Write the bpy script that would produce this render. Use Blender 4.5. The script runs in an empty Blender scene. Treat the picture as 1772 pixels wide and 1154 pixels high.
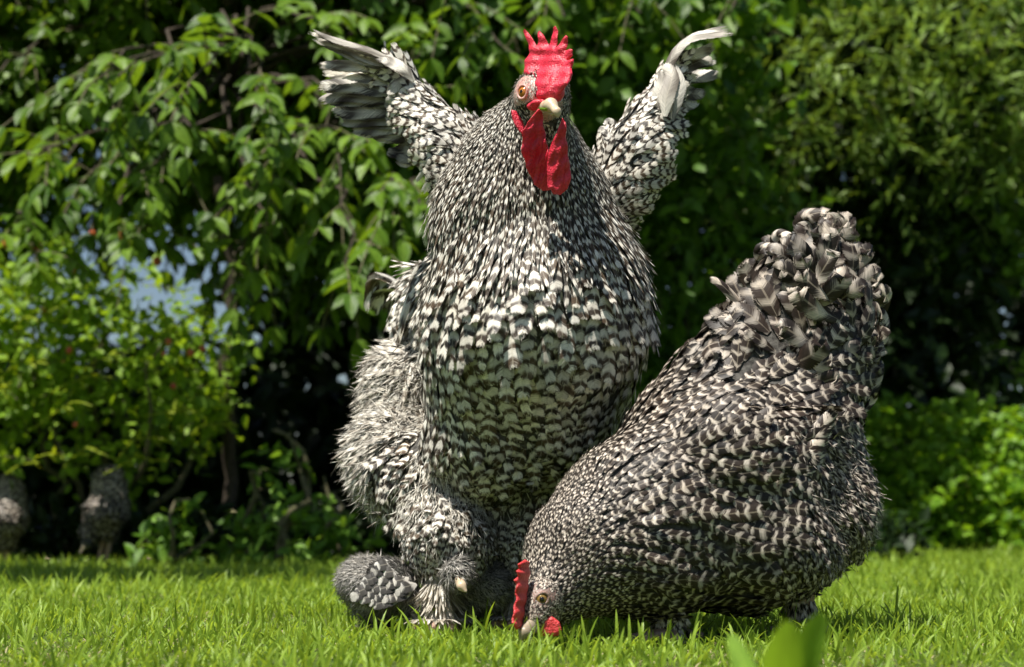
import bpy, math, numpy as np
from mathutils import Vector

# ------------------------------------------------------------------ camera, sky, sun
sc = bpy.context.scene
col = sc.collection
CAM_Y, CAM_H, FPX, HOR = -2.0, 0.13, 2857.0, 905.0      # level camera, horizon row in the 1772x1154 photo
cam_d = bpy.data.cameras.new('camera'); cam = bpy.data.objects.new('camera', cam_d); col.objects.link(cam)
cam.location = (0, CAM_Y, CAM_H); cam.rotation_euler = (math.radians(90), 0, 0)
cam_d.sensor_width = 36; cam_d.lens = 36 * FPX / 1772
cam_d.shift_x = 0; cam_d.shift_y = (HOR - 577) / 1772
cam_d.clip_start = 0.02; cam_d.clip_end = 2000
cam_d.dof.use_dof = True; cam_d.dof.focus_distance = 1.86; cam_d.dof.aperture_fstop = 6.3
sc.camera = cam

SUN_EL, SUN_AZ = 67.0, 222.0         # azimuth clockwise from +Y : from the camera's side, a little left
el, az = math.radians(SUN_EL), math.radians(SUN_AZ)
TO_SUN = Vector((math.sin(az) * math.cos(el), math.cos(az) * math.cos(el), math.sin(el)))
w = bpy.data.worlds.new('World'); sc.world = w; w.use_nodes = True
wn = w.node_tree; wn.nodes.clear()
sky = wn.nodes.new('ShaderNodeTexSky'); sky.sky_type = 'NISHITA'; sky.sun_disc = False
sky.sun_elevation = el; sky.sun_rotation = az; sky.air_density = 1.0; sky.dust_density = 1.0
bg = wn.nodes.new('ShaderNodeBackground'); bg.inputs[1].default_value = 0.05
wo = wn.nodes.new('ShaderNodeOutputWorld')
wn.links.new(sky.outputs[0], bg.inputs[0]); wn.links.new(bg.outputs[0], wo.inputs[0])
sd = bpy.data.lights.new('sun', 'SUN'); sd.energy = 5.0; sd.angle = math.radians(0.5); sd.color = (1.0, 0.95, 0.86)
sun = bpy.data.objects.new('sun', sd); col.objects.link(sun)
sun.rotation_euler = TO_SUN.to_track_quat('Z', 'Y').to_euler()
sc.view_settings.view_transform = 'Standard'; sc.view_settings.look = 'None'
sc.view_settings.exposure = 0.78; sc.view_settings.gamma = 1.0
sc.cycles.max_bounces = 6; sc.cycles.diffuse_bounces = 3; sc.cycles.glossy_bounces = 2
sc.cycles.transmission_bounces = 4; sc.cycles.transparent_max_bounces = 24
sc.cycles.use_denoising = True
sc.cycles.sample_clamp_indirect = 4.0

rng = np.random.default_rng(7)
def P(px, py, y=0.0):
    """photo pixel + depth (m behind the rooster) -> world point"""
    d = y - CAM_Y
    return np.array([(px - 886) * d / FPX, y, CAM_H - (py - HOR) * d / FPX])
def pxy(p):
    d = p[:, 1] - CAM_Y
    return p[:, 0] / d * FPX + 886, HOR - (p[:, 2] - CAM_H) / d * FPX
def unit(a):
    return a / np.maximum(np.linalg.norm(a, axis=-1, keepdims=True), 1e-9)
def lerp(a, b, t): return a + (b - a) * t
def sstep(a, b, x):
    t = np.clip((x - a) / (b - a), 0, 1); return t * t * (3 - 2 * t)

# ------------------------------------------------------------------ node helpers
class NT:
    def __init__(s, name):
        s.mat = bpy.data.materials.new(name); s.mat.use_nodes = True
        s.t = s.mat.node_tree; s.t.nodes.clear()
    def set(s, sock, v):
        if isinstance(v, bpy.types.NodeSocket): s.t.links.new(v, sock)
        elif v is not None: sock.default_value = v
    def node(s, typ, **kw):
        n = s.t.nodes.new(typ)
        for k, v in kw.items(): setattr(n, k, v)
        return n
    def m(s, op, a, b=None, c=None, clamp=False):
        n = s.node('ShaderNodeMath', operation=op, use_clamp=clamp)
        s.set(n.inputs[0], a); s.set(n.inputs[1], b)
        if c is not None: s.set(n.inputs[2], c)
        return n.outputs[0]
    def step(s, x, lo, hi, a=0.0, b=1.0):
        n = s.node('ShaderNodeMapRange', interpolation_type='SMOOTHSTEP')
        s.set(n.inputs[0], x); s.set(n.inputs[1], lo); s.set(n.inputs[2], hi); s.set(n.inputs[3], a); s.set(n.inputs[4], b)
        return n.outputs[0]
    def mix(s, f, a, b, mode='MIX'):
        n = s.node('ShaderNodeMix', data_type='RGBA', blend_type=mode)
        s.set(n.inputs[0], f); s.set(n.inputs[6], a); s.set(n.inputs[7], b)
        return n.outputs[2]
    def attr(s, name):
        return s.node('ShaderNodeAttribute', attribute_name=name)
    def sep(s, v):
        n = s.node('ShaderNodeSeparateXYZ'); s.set(n.inputs[0], v); return n.outputs
    def comb(s, x, y, z):
        n = s.node('ShaderNodeCombineXYZ'); s.set(n.inputs[0], x); s.set(n.inputs[1], y); s.set(n.inputs[2], z); return n.outputs[0]
    def noise(s, vec, scale, detail=2.0, rough=0.5):
        n = s.node('ShaderNodeTexNoise'); s.set(n.inputs['Vector'], vec)
        n.inputs['Scale'].default_value = scale; n.inputs['Detail'].default_value = detail; n.inputs['Roughness'].default_value = rough
        return n.outputs[0]
    def scale(s, colr, f):
        n = s.node('ShaderNodeVectorMath', operation='SCALE'); s.set(n.inputs[0], colr); s.set(n.inputs[3], f); return n.outputs[0]
    def bsdf(s, colr, rough=0.5, spec=0.5, normal=None, sheen=0.0, sss=0.0, sssr=None):
        n = s.node('ShaderNodeBsdfPrincipled')
        s.set(n.inputs['Base Color'], colr); s.set(n.inputs['Roughness'], rough)
        s.set(n.inputs['Specular IOR Level'], spec); s.set(n.inputs['Normal'], normal)
        n.inputs['Sheen Weight'].default_value = sheen
        if sss:
            n.inputs['Subsurface Weight'].default_value = sss
            n.inputs['Subsurface Radius'].default_value = sssr; n.inputs['Subsurface Scale'].default_value = 0.004
        return n.outputs[0]
    def transl(s, colr):
        n = s.node('ShaderNodeBsdfTranslucent'); s.set(n.inputs[0], colr); return n.outputs[0]
    def mixs(s, f, a, b):
        n = s.node('ShaderNodeMixShader'); s.set(n.inputs[0], f); s.set(n.inputs[1], a); s.set(n.inputs[2], b); return n.outputs[0]
    def bump(s, h, strength, dist):
        n = s.node('ShaderNodeBump'); n.inputs['Strength'].default_value = strength; n.inputs['Distance'].default_value = dist
        s.set(n.inputs['Height'], h); return n.outputs[0]
    def pos(s): return s.node('ShaderNodeNewGeometry').outputs['Position']
    def out(s, sh):
        o = s.node('ShaderNodeOutputMaterial'); s.set(o.inputs[0], sh); return s.mat

def rgb(*c): return (*c, 1.0)

def feather_material(name, dark, light, brown, transl=0.14):
    """barred feather: fuv = (across, along), fa = (bars/10, phase, random, lightness), fb = (fray, softness, streak)"""
    t = NT(name)
    u, v, _ = t.sep(t.attr('fuv').outputs['Vector'])
    fa = t.attr('fa'); nb, ph, rn = t.sep(fa.outputs['Vector']); lt = fa.outputs['Alpha']
    fray, soft, strk = t.sep(t.attr('fb').outputs['Vector'])
    a = t.m('ABSOLUTE', t.m('MULTIPLY_ADD', u, 2.0, -1.0))
    a2 = t.m('MULTIPLY', a, a)
    rr = t.m('MULTIPLY', rn, 97.0)
    barb = t.m('SUBTRACT', v, t.m('MULTIPLY', a, 0.16))
    side = t.m('MULTIPLY', t.m('GREATER_THAN', u, 0.5), 11.3)
    bvec = t.comb(t.m('MULTIPLY', barb, 46.0), t.m('MULTIPLY', a, 1.0), t.m('ADD', rr, side))
    st = t.noise(bvec, 1.0, 2.5, 0.65)
    tvec = t.comb(t.m('MULTIPLY', u, 17.0), t.m('MULTIPLY', v, 1.5), rr)
    st2 = t.noise(tvec, 1.0, 1.5, 0.6)
    wob = t.m('MULTIPLY', t.m('SUBTRACT', t.noise(t.comb(t.m('MULTIPLY', u, 2.5), t.m('MULTIPLY', v, 3.0), rr), 1.0, 1.0), 0.5), 0.22)
    bv = t.m('ADD', t.m('SUBTRACT', v, t.m('MULTIPLY', a2, 0.17)), t.m('ADD', wob, t.m('MULTIPLY', t.m('SUBTRACT', st, 0.5), 0.22)))
    s = t.m('SINE', t.m('MULTIPLY', t.m('ADD', t.m('MULTIPLY', bv, t.m('MULTIPLY', nb, 10.0)), ph), 6.2832))
    s = t.m('ADD', s, t.m('MULTIPLY', t.m('SUBTRACT', lt, 0.5), 1.6))
    s = t.m('SUBTRACT', s, t.m('MULTIPLY', a2, 0.75))  # side fade of the light bars paints in the shading of curved feathers
    bar = t.step(s, t.m('MULTIPLY', soft, -1.0), soft)
    tone = t.m('MULTIPLY_ADD', st, 1.7, 0.12)
    tone = t.m('MULTIPLY', tone, t.m('MULTIPLY_ADD', st2, 0.5, 0.75))
    tone = t.m('ADD', t.m('MULTIPLY', t.m('SUBTRACT', tone, 1.0), strk), 1.0)
    dk = t.mix(t.m('MULTIPLY', rn, 0.8), rgb(*dark), rgb(*brown))
    lg = t.mix(t.m('MULTIPLY', t.m('FRACT', t.m('MULTIPLY', rn, 7.3)), 0.45), rgb(*light), rgb(light[0] * .8, light[1] * .72, light[2] * .62))
    c = t.mix(bar, dk, lg)
    rach = t.m('MULTIPLY', t.step(a, 0.10, 0.03), 0.35)
    c = t.mix(rach, c, rgb(light[0] * .7, light[1] * .66, light[2] * .58))
    c = t.scale(c, t.m('MULTIPLY', tone, t.m('MULTIPLY_ADD', t.m('FRACT', t.m('MULTIPLY', rn, 13.7)), 0.55, 0.62)))
    bm = t.bump(st, 0.35, 0.0008)
    sh = t.bsdf(c, 0.50, 0.36, bm)
    sh = t.mixs(transl, sh, t.transl(c))
    edge = t.m('MINIMUM', t.m('MULTIPLY', t.m('SUBTRACT', 1.0, a), 1.6), t.m('MULTIPLY', t.m('SUBTRACT', 1.0, v), 3.5))
    th = t.m('MULTIPLY', fray, t.m('SUBTRACT', t.m('MULTIPLY', t.m('MAXIMUM', st, st2), 2.4), 0.75))
    al = t.m('GREATER_THAN', edge, th)
    tr = t.node('ShaderNodeBsdfTransparent').outputs[0]
    return t.out(t.mixs(al, tr, sh))

def skin_material(name, c1, c2, scale=260, bumpd=0.0012, rough=0.42, sss=0.35):
    t = NT(name); p = t.pos()
    n = t.noise(p, scale, 3.0, 0.6); n2 = t.noise(p, scale * 0.18, 2.0)
    vor = t.node('ShaderNodeTexVoronoi'); t.set(vor.inputs['Vector'], p); vor.inputs['Scale'].default_value = scale * 1.5
    c = t.mix(t.step(t.m('ADD', t.m('MULTIPLY', n, .5), t.m('MULTIPLY', n2, .5)), 0.35, 0.65), rgb(*c1), rgb(*c2))
    h = t.m('ADD', n, t.m('MULTIPLY', vor.outputs[0], -0.6))
    return t.out(t.bsdf(c, rough, 0.5, t.bump(h, 0.9, bumpd), sss=sss, sssr=(1.0, 0.3, 0.2)))

def leaf_material(name, c_lo, c_hi, transl=0.35, tcol=None, rough=0.42, spec=0.28):
    """fa = (random, age, -, -) per leaf, fuv across/along"""
    t = NT(name)
    u, v, _ = t.sep(t.attr('fuv').outputs['Vector'])
    r1, r2, r3 = t.sep(t.attr('fa').outputs['Vector'])
    c = t.mix(r1, rgb(*c_lo), rgb(*c_hi))
    a = t.m('ABSOLUTE', t.m('MULTIPLY_ADD', u, 2.0, -1.0))
    vein = t.m('SINE', t.m('MULTIPLY', t.m('SUBTRACT', v, t.m('MULTIPLY', a, 0.25)), 62.0))
    mid = t.step(a, 0.12, 0.02)
    c = t.mix(t.m('MULTIPLY', mid, 0.45), c, rgb(min(1, c_hi[0] * 2.0), c_hi[1] * 1.7, c_hi[2] * 2.0))
    spots = t.noise(t.comb(t.m('MULTIPLY', u, 3.0), t.m('MULTIPLY', v, 5.0), t.m('MULTIPLY', r2, 90.0)), 1.0, 3.0)
    c = t.scale(c, t.m('MULTIPLY_ADD', spots, 0.8, 0.6))
    bm = t.bump(vein, 0.25, 0.0012)
    sh = t.bsdf(c, rough, spec, bm)
    tc = tcol or (c_hi[0] * 1.7, c_hi[1] * 1.5, c_hi[2] * 0.6)
    tc = t.scale(t.mix(r1, rgb(tc[0] * .7, tc[1] * .75, tc[2]), rgb(*tc)), t.m('MULTIPLY_ADD', spots, 0.6, 0.7))
    return t.out(t.mixs(transl, sh, t.transl(tc)))

def plain_material(name, c1, c2, scale=40, rough=0.8, spec=0.3, bumpd=0.004):
    t = NT(name); n = t.noise(t.pos(), scale, 5.0, 0.6)
    return t.out(t.bsdf(t.mix(t.step(n, 0.35, 0.65), rgb(*c1), rgb(*c2)), rough, spec, t.bump(n, 0.6, bumpd)))

# ------------------------------------------------------------------ mesh builder
class MB:
    def __init__(s): s.V, s.F, s.U, s.A, s.B, s.M = [], [], [], [], [], []; s.n = 0
    def add(s, V, F, U=None, A=None, B=None, mi=0):
        V = np.asarray(V, float).reshape(-1, 3); F = np.asarray(F, int).reshape(-1, 4); k = len(V)
        s.V.append(V); s.F.append(F + s.n); s.n += k
        s.U.append(np.zeros((k, 3)) if U is None else U)
        s.A.append(np.zeros((k, 4)) if A is None else A)
        s.B.append(np.zeros((k, 3)) if B is None else B)
        s.M.append(np.full(len(F), mi))
    def build(s, name, mats, parent=None):
        V = np.concatenate(s.V); F = np.concatenate(s.F); Mi = np.concatenate(s.M)
        off = np.zeros(3)
        if parent is None: off = np.array([V[:, 0].mean(), V[:, 1].mean(), V[:, 2].min()])
        me = bpy.data.meshes.new(name)
        tri = F[:, 2] == F[:, 3]
        cnt = np.where(tri, 3, 4); start = np.concatenate([[0], np.cumsum(cnt)[:-1]])
        mask = np.ones(F.shape, bool); mask[tri, 3] = False
        me.vertices.add(len(V)); me.vertices.foreach_set('co', (V - off).astype(np.float32).ravel())
        me.loops.add(int(cnt.sum())); me.loops.foreach_set('vertex_index', F[mask].astype(np.int32))
        me.polygons.add(len(F)); me.polygons.foreach_set('loop_start', start.astype(np.int32))
        me.polygons.foreach_set('material_index', Mi.astype(np.int32))
        me.update(calc_edges=True)
        me.polygons.foreach_set('use_smooth', np.ones(len(F), bool))
        for nm, typ, arr, k in (('fuv', 'FLOAT_VECTOR', s.U, 'vector'), ('fa', 'FLOAT_COLOR', s.A, 'color'), ('fb', 'FLOAT_VECTOR', s.B, 'vector')):
            at = me.attributes.new(nm, typ, 'POINT'); at.data.foreach_set(k, np.concatenate(arr).astype(np.float32).ravel())
        for m in (mats if isinstance(mats, (list, tuple)) else [mats]): me.materials.append(m)
        o = bpy.data.objects.new(name, me); col.objects.link(o)
        if parent is not None:
            o.parent = parent; wl = np.zeros(3); q = parent
            while q is not None: wl += np.array(q.location); q = q.parent
            o.location = -wl
        else: o.location = off
        return o

def tag(o, label=None, cat=None, group=None, kind=None):
    for k, v in (('label', label), ('category', cat), ('group', group), ('kind', kind)):
        if v: o[k] = v
    return o
def thing(name, label, cat, loc, group=None):
    o = bpy.data.objects.new(name, None); col.objects.link(o); o.location = loc; o.empty_display_size = 0.05
    return tag(o, label, cat, group)

# ------------------------------------------------------------------ implicit surfaces
def E(c, r): return ('e', np.array(c, float), np.array(r, float))
def C(a, b, ra, rb, dy=1.0): return ('c', np.array(a, float), np.array(b, float), ra, rb, dy)
def sdf_of(prims, k=0.03):
    def f(p):
        d = None
        for q in prims:
            if q[0] == 'e':
                x = (p - q[1]) / q[2]; k0 = np.linalg.norm(x, axis=-1); k1 = np.linalg.norm(x / q[2], axis=-1)
                e = k0 * (k0 - 1) / np.maximum(k1, 1e-6)
            else:
                s = np.array([1, 1 / q[5], 1]); pa = (p - q[1]) * s; ba = (q[2] - q[1]) * s
                h = np.clip((pa @ ba) / (ba @ ba), 0, 1)
                e = np.linalg.norm(pa - h[..., None] * ba, axis=-1) - lerp(q[3], q[4], h)
            if d is None: d = e
            else:
                h = np.clip(0.5 + 0.5 * (e - d) / k, 0, 1); d = lerp(e, d, h) - k * h * (1 - h) if False else (e * (1 - h) + d * h - k * h * (1 - h))
        return d
    return f
def grad(f, p, e=1e-3):
    g = np.stack([f(p + np.eye(3)[i] * e) - f(p - np.eye(3)[i] * e) for i in range(3)], -1)
    return unit(g)
def bounds_of(prims, pad=0.02):
    lo, hi = np.full(3, 9.), np.full(3, -9.)
    for q in prims:
        if q[0] == 'e': lo = np.minimum(lo, q[1] - q[2]); hi = np.maximum(hi, q[1] + q[2])
        else:
            for c, r in ((q[1], q[3]), (q[2], q[4])):
                rr = np.array([r, r * q[5], r]); lo = np.minimum(lo, c - rr); hi = np.maximum(hi, c + rr)
    return lo - pad, hi + pad
def surface(f, lo, hi, h):
    """naive surface nets -> verts, quads"""
    n = np.ceil((hi - lo) / h).astype(int) + 1
    ax = [lo[i] + h * np.arange(n[i]) for i in range(3)]
    G = np.stack(np.meshgrid(*ax, indexing='ij'), -1)
    D = f(G.reshape(-1, 3)).reshape(n)
    nx, ny, nz = n
    acc = np.zeros((nx - 1, ny - 1, nz - 1, 3)); cnt = np.zeros((nx - 1, ny - 1, nz - 1))
    for axis in range(3):
        a0 = [slice(None)] * 3; a1 = [slice(None)] * 3
        a0[axis] = slice(0, -1); a1[axis] = slice(1, None)
        d0, d1 = D[tuple(a0)], D[tuple(a1)]
        cr = (d0 < 0) != (d1 < 0)
        t = np.where(cr, d0 / np.where(cr, d0 - d1, 1), 0)
        pt = G[tuple(a0)].copy(); pt[..., axis] += t * h
        o = [i for i in range(3) if i != axis]
        for s0 in (0, 1):
            for s1 in (0, 1):
                sl = [slice(None)] * 3
                sl[o[0]] = slice(0, -1) if s0 == 0 else slice(1, None)
                sl[o[1]] = slice(0, -1) if s1 == 0 else slice(1, None)
                acc += np.where(cr[tuple(sl)][..., None], pt[tuple(sl)], 0); cnt += cr[tuple(sl)]
    act = cnt > 0
    idx = np.full(act.shape, -1); idx[act] = np.arange(act.sum())
    V = acc[act] / cnt[act][:, None]
    Q = []
    for axis in range(3):
        a0 = [slice(None)] * 3; a1 = [slice(None)] * 3
        a0[axis] = slice(0, -1); a1[axis] = slice(1, None)
        s0, s1 = D[tuple(a0)] < 0, D[tuple(a1)] < 0
        o = [i for i in range(3) if i != axis]
        ii = np.argwhere(s0 != s1)
        ok = (ii[:, o[0]] > 0) & (ii[:, o[1]] > 0) & (ii[:, o[0]] < n[o[0]] - 1) & (ii[:, o[1]] < n[o[1]] - 1)
        ii = ii[ok]
        e0 = np.zeros(3, int); e0[o[0]] = 1; e1 = np.zeros(3, int); e1[o[1]] = 1
        q = np.stack([idx[tuple((ii - e0 - e1).T)], idx[tuple((ii - e1).T)], idx[tuple(ii.T)], idx[tuple((ii - e0).T)]], 1)
        flip = s0[tuple(ii.T)] != (axis == 1)
        q[~flip] = q[~flip][:, ::-1]
        Q.append(q)
    return V, np.concatenate(Q)
def sample_surface(V, Q, n):
    a, b, c, d = (V[Q[:, i]] for i in range(4))
    ar = np.linalg.norm(np.cross(c - a, d - b), axis=1)
    k = rng.choice(len(Q), n, p=ar / ar.sum())
    u, v = rng.random((n, 1)), rng.random((n, 1))
    return (a[k] * (1 - u) + b[k] * u) * (1 - v) + (d[k] * (1 - u) + c[k] * u) * v
def poisson(p, r):
    """greedy dart throwing with a radius per point; returns kept indices"""
    keep = []; grid = {}; cs = float(r.max())
    ce = np.floor(p / cs).astype(int)
    for i in range(len(p)):
        cx, cy, cz = ce[i]; ok = True; ri = r[i]; x, y, z = p[i]
        for dx in (-1, 0, 1):
            for dy in (-1, 0, 1):
                for dz in (-1, 0, 1):
                    for j in grid.get((cx + dx, cy + dy, cz + dz), ()):
                        q = p[j]
                        if (q[0] - x) ** 2 + (q[1] - y) ** 2 + (q[2] - z) ** 2 < ri * ri: ok = False; break
                    if not ok: break
                if not ok: break
            if not ok: break
        if ok:
            keep.append(i); grid.setdefault((cx, cy, cz), []).append(i)
    return np.array(keep, int)

# ------------------------------------------------------------------ feathers
def feathers(mb, p, n, t, L, W, shape, lift, hug, cup, nb, phase, light, fray, soft, streak, curl=0.0, NU=4, NV=7, mi=0, twist=0.0):
    """vectorised contour feathers; shape 0 = rounded, 1 = lanceolate, 2 = plume (array or number)"""
    N = len(p)
    f = lambda x: np.broadcast_to(np.asarray(x, float), (N,))
    L, W, shape, lift, hug, cup, nb, phase, light, fray, soft, streak, curl, twist = map(f, (L, W, shape, lift, hug, cup, nb, phase, light, fray, soft, streak, curl, twist))
    t = unit(t - n * np.sum(t * n, 1, keepdims=True)); b = np.cross(t, n)
    u = np.linspace(-1, 1, NU + 1); s = np.linspace(0, 1, NV + 1)
    s = s ** 0.9
    S, U = np.meshgrid(s, u, indexing='ij'); S, U = S.ravel(), U.ravel()
    w0 = np.minimum(1, 0.35 + 1.6 * S) * np.sqrt(np.maximum(0, 1 - (np.maximum(0, S - 0.45) / 0.56) ** 2.6))
    w1 = np.minimum(1, 0.35 + 2.2 * S) * np.maximum(0.03, 1 - S ** 1.7) ** 0.75
    w2 = np.minimum(1, 0.2 + 1.2 * S) * np.maximum(0.05, 1 - S ** 3) ** 0.5
    Wp = np.where(shape[:, None] < .5, w0, np.where(shape[:, None] < 1.5, w1, w2))
    X = W[:, None] * 0.5 * Wp * U                                         # across
    ang = lift[:, None] - hug[:, None] * S + curl[:, None] * S ** 2 * 2.0
    # integrate the bend along the feather
    sg = s; A = lift[:, None] - hug[:, None] * sg + curl[:, None] * sg ** 2 * 2.0
    ds = np.diff(sg, prepend=0)
    along = np.cumsum(np.cos(A) * ds, 1); up = np.cumsum(np.sin(A) * ds, 1)
    along = np.repeat(along, NU + 1, 1) * L[:, None]; up = np.repeat(up, NU + 1, 1) * L[:, None]
    up = up - cup[:, None] * (W[:, None] * Wp * 0.5) * U ** 2 + twist[:, None] * X * S
    # edges sag back along the feather a little so the tip reads round
    V = p[:, None] + t[:, None] * along[..., None] + n[:, None] * up[..., None] + b[:, None] * X[..., None]
    k = (NU + 1) * (NV + 1)
    i, j = np.meshgrid(np.arange(NV), np.arange(NU), indexing='ij'); q0 = (i * (NU + 1) + j).ravel()
    q = np.stack([q0, q0 + 1, q0 + NU + 2, q0 + NU + 1], 1)
    F = (q[None] + (np.arange(N) * k)[:, None, None]).reshape(-1, 4)
    UU = np.broadcast_to(np.stack([(U + 1) / 2, S, S * 0], -1), (N, k, 3)).reshape(-1, 3)
    rn = rng.random(N)
    AA = np.repeat(np.stack([nb / 10, phase, rn, light], -1), k, 0)
    BB = np.repeat(np.stack([fray, soft, streak], -1), k, 0)
    mb.add(V.reshape(-1, 3), F, UU, AA, BB, mi)

def big_feather(mb, pts, W, nrm, nb, phase, light, fray=0.35, soft=0.5, cup=0.2, mi=0, asym=0.0, NU=6, NV=16, streak=0.7, tip=0.5):
    """a flight feather swept along a polyline of world points"""
    pts = np.array(pts); m = len(pts)
    tt = np.linspace(0, m - 1, NV + 1)
    if m > 2:                                                              # Catmull-Rom
        pe = np.vstack([2 * pts[0] - pts[1], pts, 2 * pts[-1] - pts[-2]])
        i = np.minimum(tt.astype(int), m - 2); x = (tt - i)[:, None]
        p0, p1, p2, p3 = pe[i], pe[i + 1], pe[i + 2], pe[i + 3]
        c = 0.5 * (2 * p1 + (p2 - p0) * x + (2 * p0 - 5 * p1 + 4 * p2 - p3) * x ** 2 + (3 * p1 - p0 - 3 * p2 + p3) * x ** 3)
    else: c = lerp(pts[0], pts[1], (tt / (m - 1))[:, None])
    tg = unit(np.gradient(c, axis=0)); nn = np.broadcast_to(unit(np.array(nrm, float)), c.shape)
    b = unit(np.cross(tg, nn)); nn = np.cross(b, tg)
    s = np.linspace(0, 1, NV + 1); u = np.linspace(-1, 1, NU + 1)
    wp = np.minimum(1, 0.30 + 2.5 * s) * np.sqrt(np.maximum(0.004, 1 - (np.maximum(0, s - tip) / (1.001 - tip)) ** 3))
    V = c[:, None] + b[:, None] * ((u + asym)[None, :, None] * (W * 0.5 * wp)[:, None, None]) - nn[:, None] * (cup * W * .5 * wp[:, None] * u[None] ** 2)[..., None]
    i, j = np.meshgrid(np.arange(NV), np.arange(NU), indexing='ij'); q0 = (i * (NU + 1) + j).ravel()
    F = np.stack([q0, q0 + 1, q0 + NU + 2, q0 + NU + 1], 1)
    S, U = np.meshgrid(s, (u + 1) / 2, indexing='ij'); k = S.size
    UU = np.stack([U.ravel(), S.ravel(), S.ravel() * 0], -1)
    mb.add(V.reshape(-1, 3), F, UU, np.tile([nb / 10, phase, rng.random(), light], (k, 1)), np.tile([fray, soft, streak], (k, 1)), mi)

def poly_blade(poly, tmax, edge, place, h=0.9, warp=None, zr=None, thin=None):
    """flat fleshy blade from an outline in photo pixels: half thickness tmax px, rounded over `edge` px"""
    poly = np.array(poly, float)
    def f(q):
        p = q[:, :2]; a = poly; b = np.roll(poly, -1, 0)
        e = b - a; d2 = np.full(len(p), 1e9); inside = np.zeros(len(p), bool)
        for i in range(len(a)):
            w_ = p - a[i]; t = np.clip((w_ @ e[i]) / (e[i] @ e[i]), 0, 1)
            d2 = np.minimum(d2, np.linalg.norm(w_ - t[:, None] * e[i], axis=1))
            c = (a[i, 1] <= p[:, 1]) != (b[i, 1] <= p[:, 1])
            with np.errstate(divide='ignore', invalid='ignore'):
                xx = a[i, 0] + (p[:, 1] - a[i, 1]) / (b[i, 1] - a[i, 1]) * (b[i, 0] - a[i, 0])
            inside ^= c & (p[:, 0] < xx)
        th = tmax * np.sqrt(np.clip(1 - (1 - np.clip(d2 / edge, 0, 1)) ** 2, 0, 1))
        if thin is not None: th = th * thin(p)
        z = q[:, 2] - (0 if warp is None else warp(p))
        return np.where(inside, np.abs(z) - np.maximum(th, 1.5), np.sqrt(z ** 2 + d2 ** 2) + 0.02)
    zr = zr or tmax + 3
    lo = np.array([*poly.min(0) - 3, -zr]); hi = np.array([*poly.max(0) + 3, zr])
    V, Q = surface(f, lo, hi, h)
    W = np.array([place(x, y, z) for x, y, z in V])
    return W, Q

def tube(mb, pts, rad, seg=8, mi=0, A=None):
    pts = np.array(pts, float); rad = np.broadcast_to(np.asarray(rad, float), (len(pts),))
    tg = unit(np.gradient(pts, axis=0)); ref = np.array([0.31, 0.87, 0.38])
    b = unit(np.cross(tg, ref)); n = np.cross(b, tg)
    a = np.linspace(0, 2 * np.pi, seg, endpoint=False)
    V = pts[:, None] + (b[:, None] * np.cos(a)[None, :, None] + n[:, None] * np.sin(a)[None, :, None]) * rad[:, None, None]
    m = len(pts); i, j = np.meshgrid(np.arange(m - 1), np.arange(seg), indexing='ij'); j2 = (j + 1) % seg
    F = np.stack([i * seg + j, i * seg + j2, (i + 1) * seg + j2, (i + 1) * seg + j], -1).reshape(-1, 4)
    k = m * seg
    mb.add(V.reshape(-1, 3), F, None, None if A is None else np.tile(A, (k, 1)), None, mi)
def ball(mb, c, r, mi=0, seg=14):
    c = np.array(c); th = np.linspace(0, np.pi, seg); ph = np.linspace(0, 2 * np.pi, seg * 2, endpoint=False)
    T, Ph = np.meshgrid(th, ph, indexing='ij'); r = np.broadcast_to(np.asarray(r, float), (3,))
    V = c + np.stack([np.sin(T) * np.cos(Ph), np.sin(T) * np.sin(Ph), np.cos(T)], -1) * r
    i, j = np.meshgrid(np.arange(seg - 1), np.arange(seg * 2), indexing='ij'); j2 = (j + 1) % (seg * 2); s2 = seg * 2
    F = np.stack([i * s2 + j, (i + 1) * s2 + j, (i + 1) * s2 + j2, i * s2 + j2], -1).reshape(-1, 4)
    mb.add(V.reshape(-1, 3), F, None, None, None, mi)

# ------------------------------------------------------------------ materials
M = {}
M['rooster'] = feather_material('barred_plumage', (0.014, 0.011, 0.008), (0.82, 0.79, 0.71), (0.115, 0.074, 0.042))
M['hen'] = feather_material('brown_barred_plumage', (0.013, 0.009, 0.007), (0.74, 0.66, 0.57), (0.048, 0.031, 0.022))
M['chick'] = feather_material('grey_chick_down', (0.045, 0.042, 0.040), (0.62, 0.60, 0.56), (0.085, 0.078, 0.07))
M['fluff'] = feather_material('white_leg_fluff', (0.40, 0.36, 0.29), (0.80, 0.76, 0.68), (0.50, 0.42, 0.32), 0.3)
M['core'] = plain_material('grey_underdown', (0.035, 0.032, 0.028), (0.10, 0.095, 0.085), 160)
M['face'] = skin_material('pink_face_skin', (0.66, 0.44, 0.38), (0.52, 0.22, 0.19), 300, 0.0003)
M['face_hen'] = skin_material('grey_pink_face_skin', (0.30, 0.20, 0.17), (0.13, 0.09, 0.07), 420, 0.0008)
M['comb'] = skin_material('red_comb_skin', (0.70, 0.032, 0.070), (0.50, 0.012, 0.032), 330, 0.0011, 0.44, 0.25)
M['comb_hen'] = skin_material('coral_comb_skin', (0.66, 0.07, 0.07), (0.50, 0.03, 0.035), 300, 0.0012, 0.45)
M['beak'] = skin_material('ivory_beak_horn', (0.62, 0.50, 0.36), (0.50, 0.38, 0.25), 90, 0.0003, 0.3, 0.15)
M['eye'] = plain_material('amber_iris', (0.50, 0.19, 0.03), (0.32, 0.10, 0.012), 900, 0.08, 0.6, 0.0)
M['eye_hen'] = plain_material('olive_iris', (0.26, 0.17, 0.05), (0.15, 0.09, 0.02), 900, 0.08, 0.6, 0.0)
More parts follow.
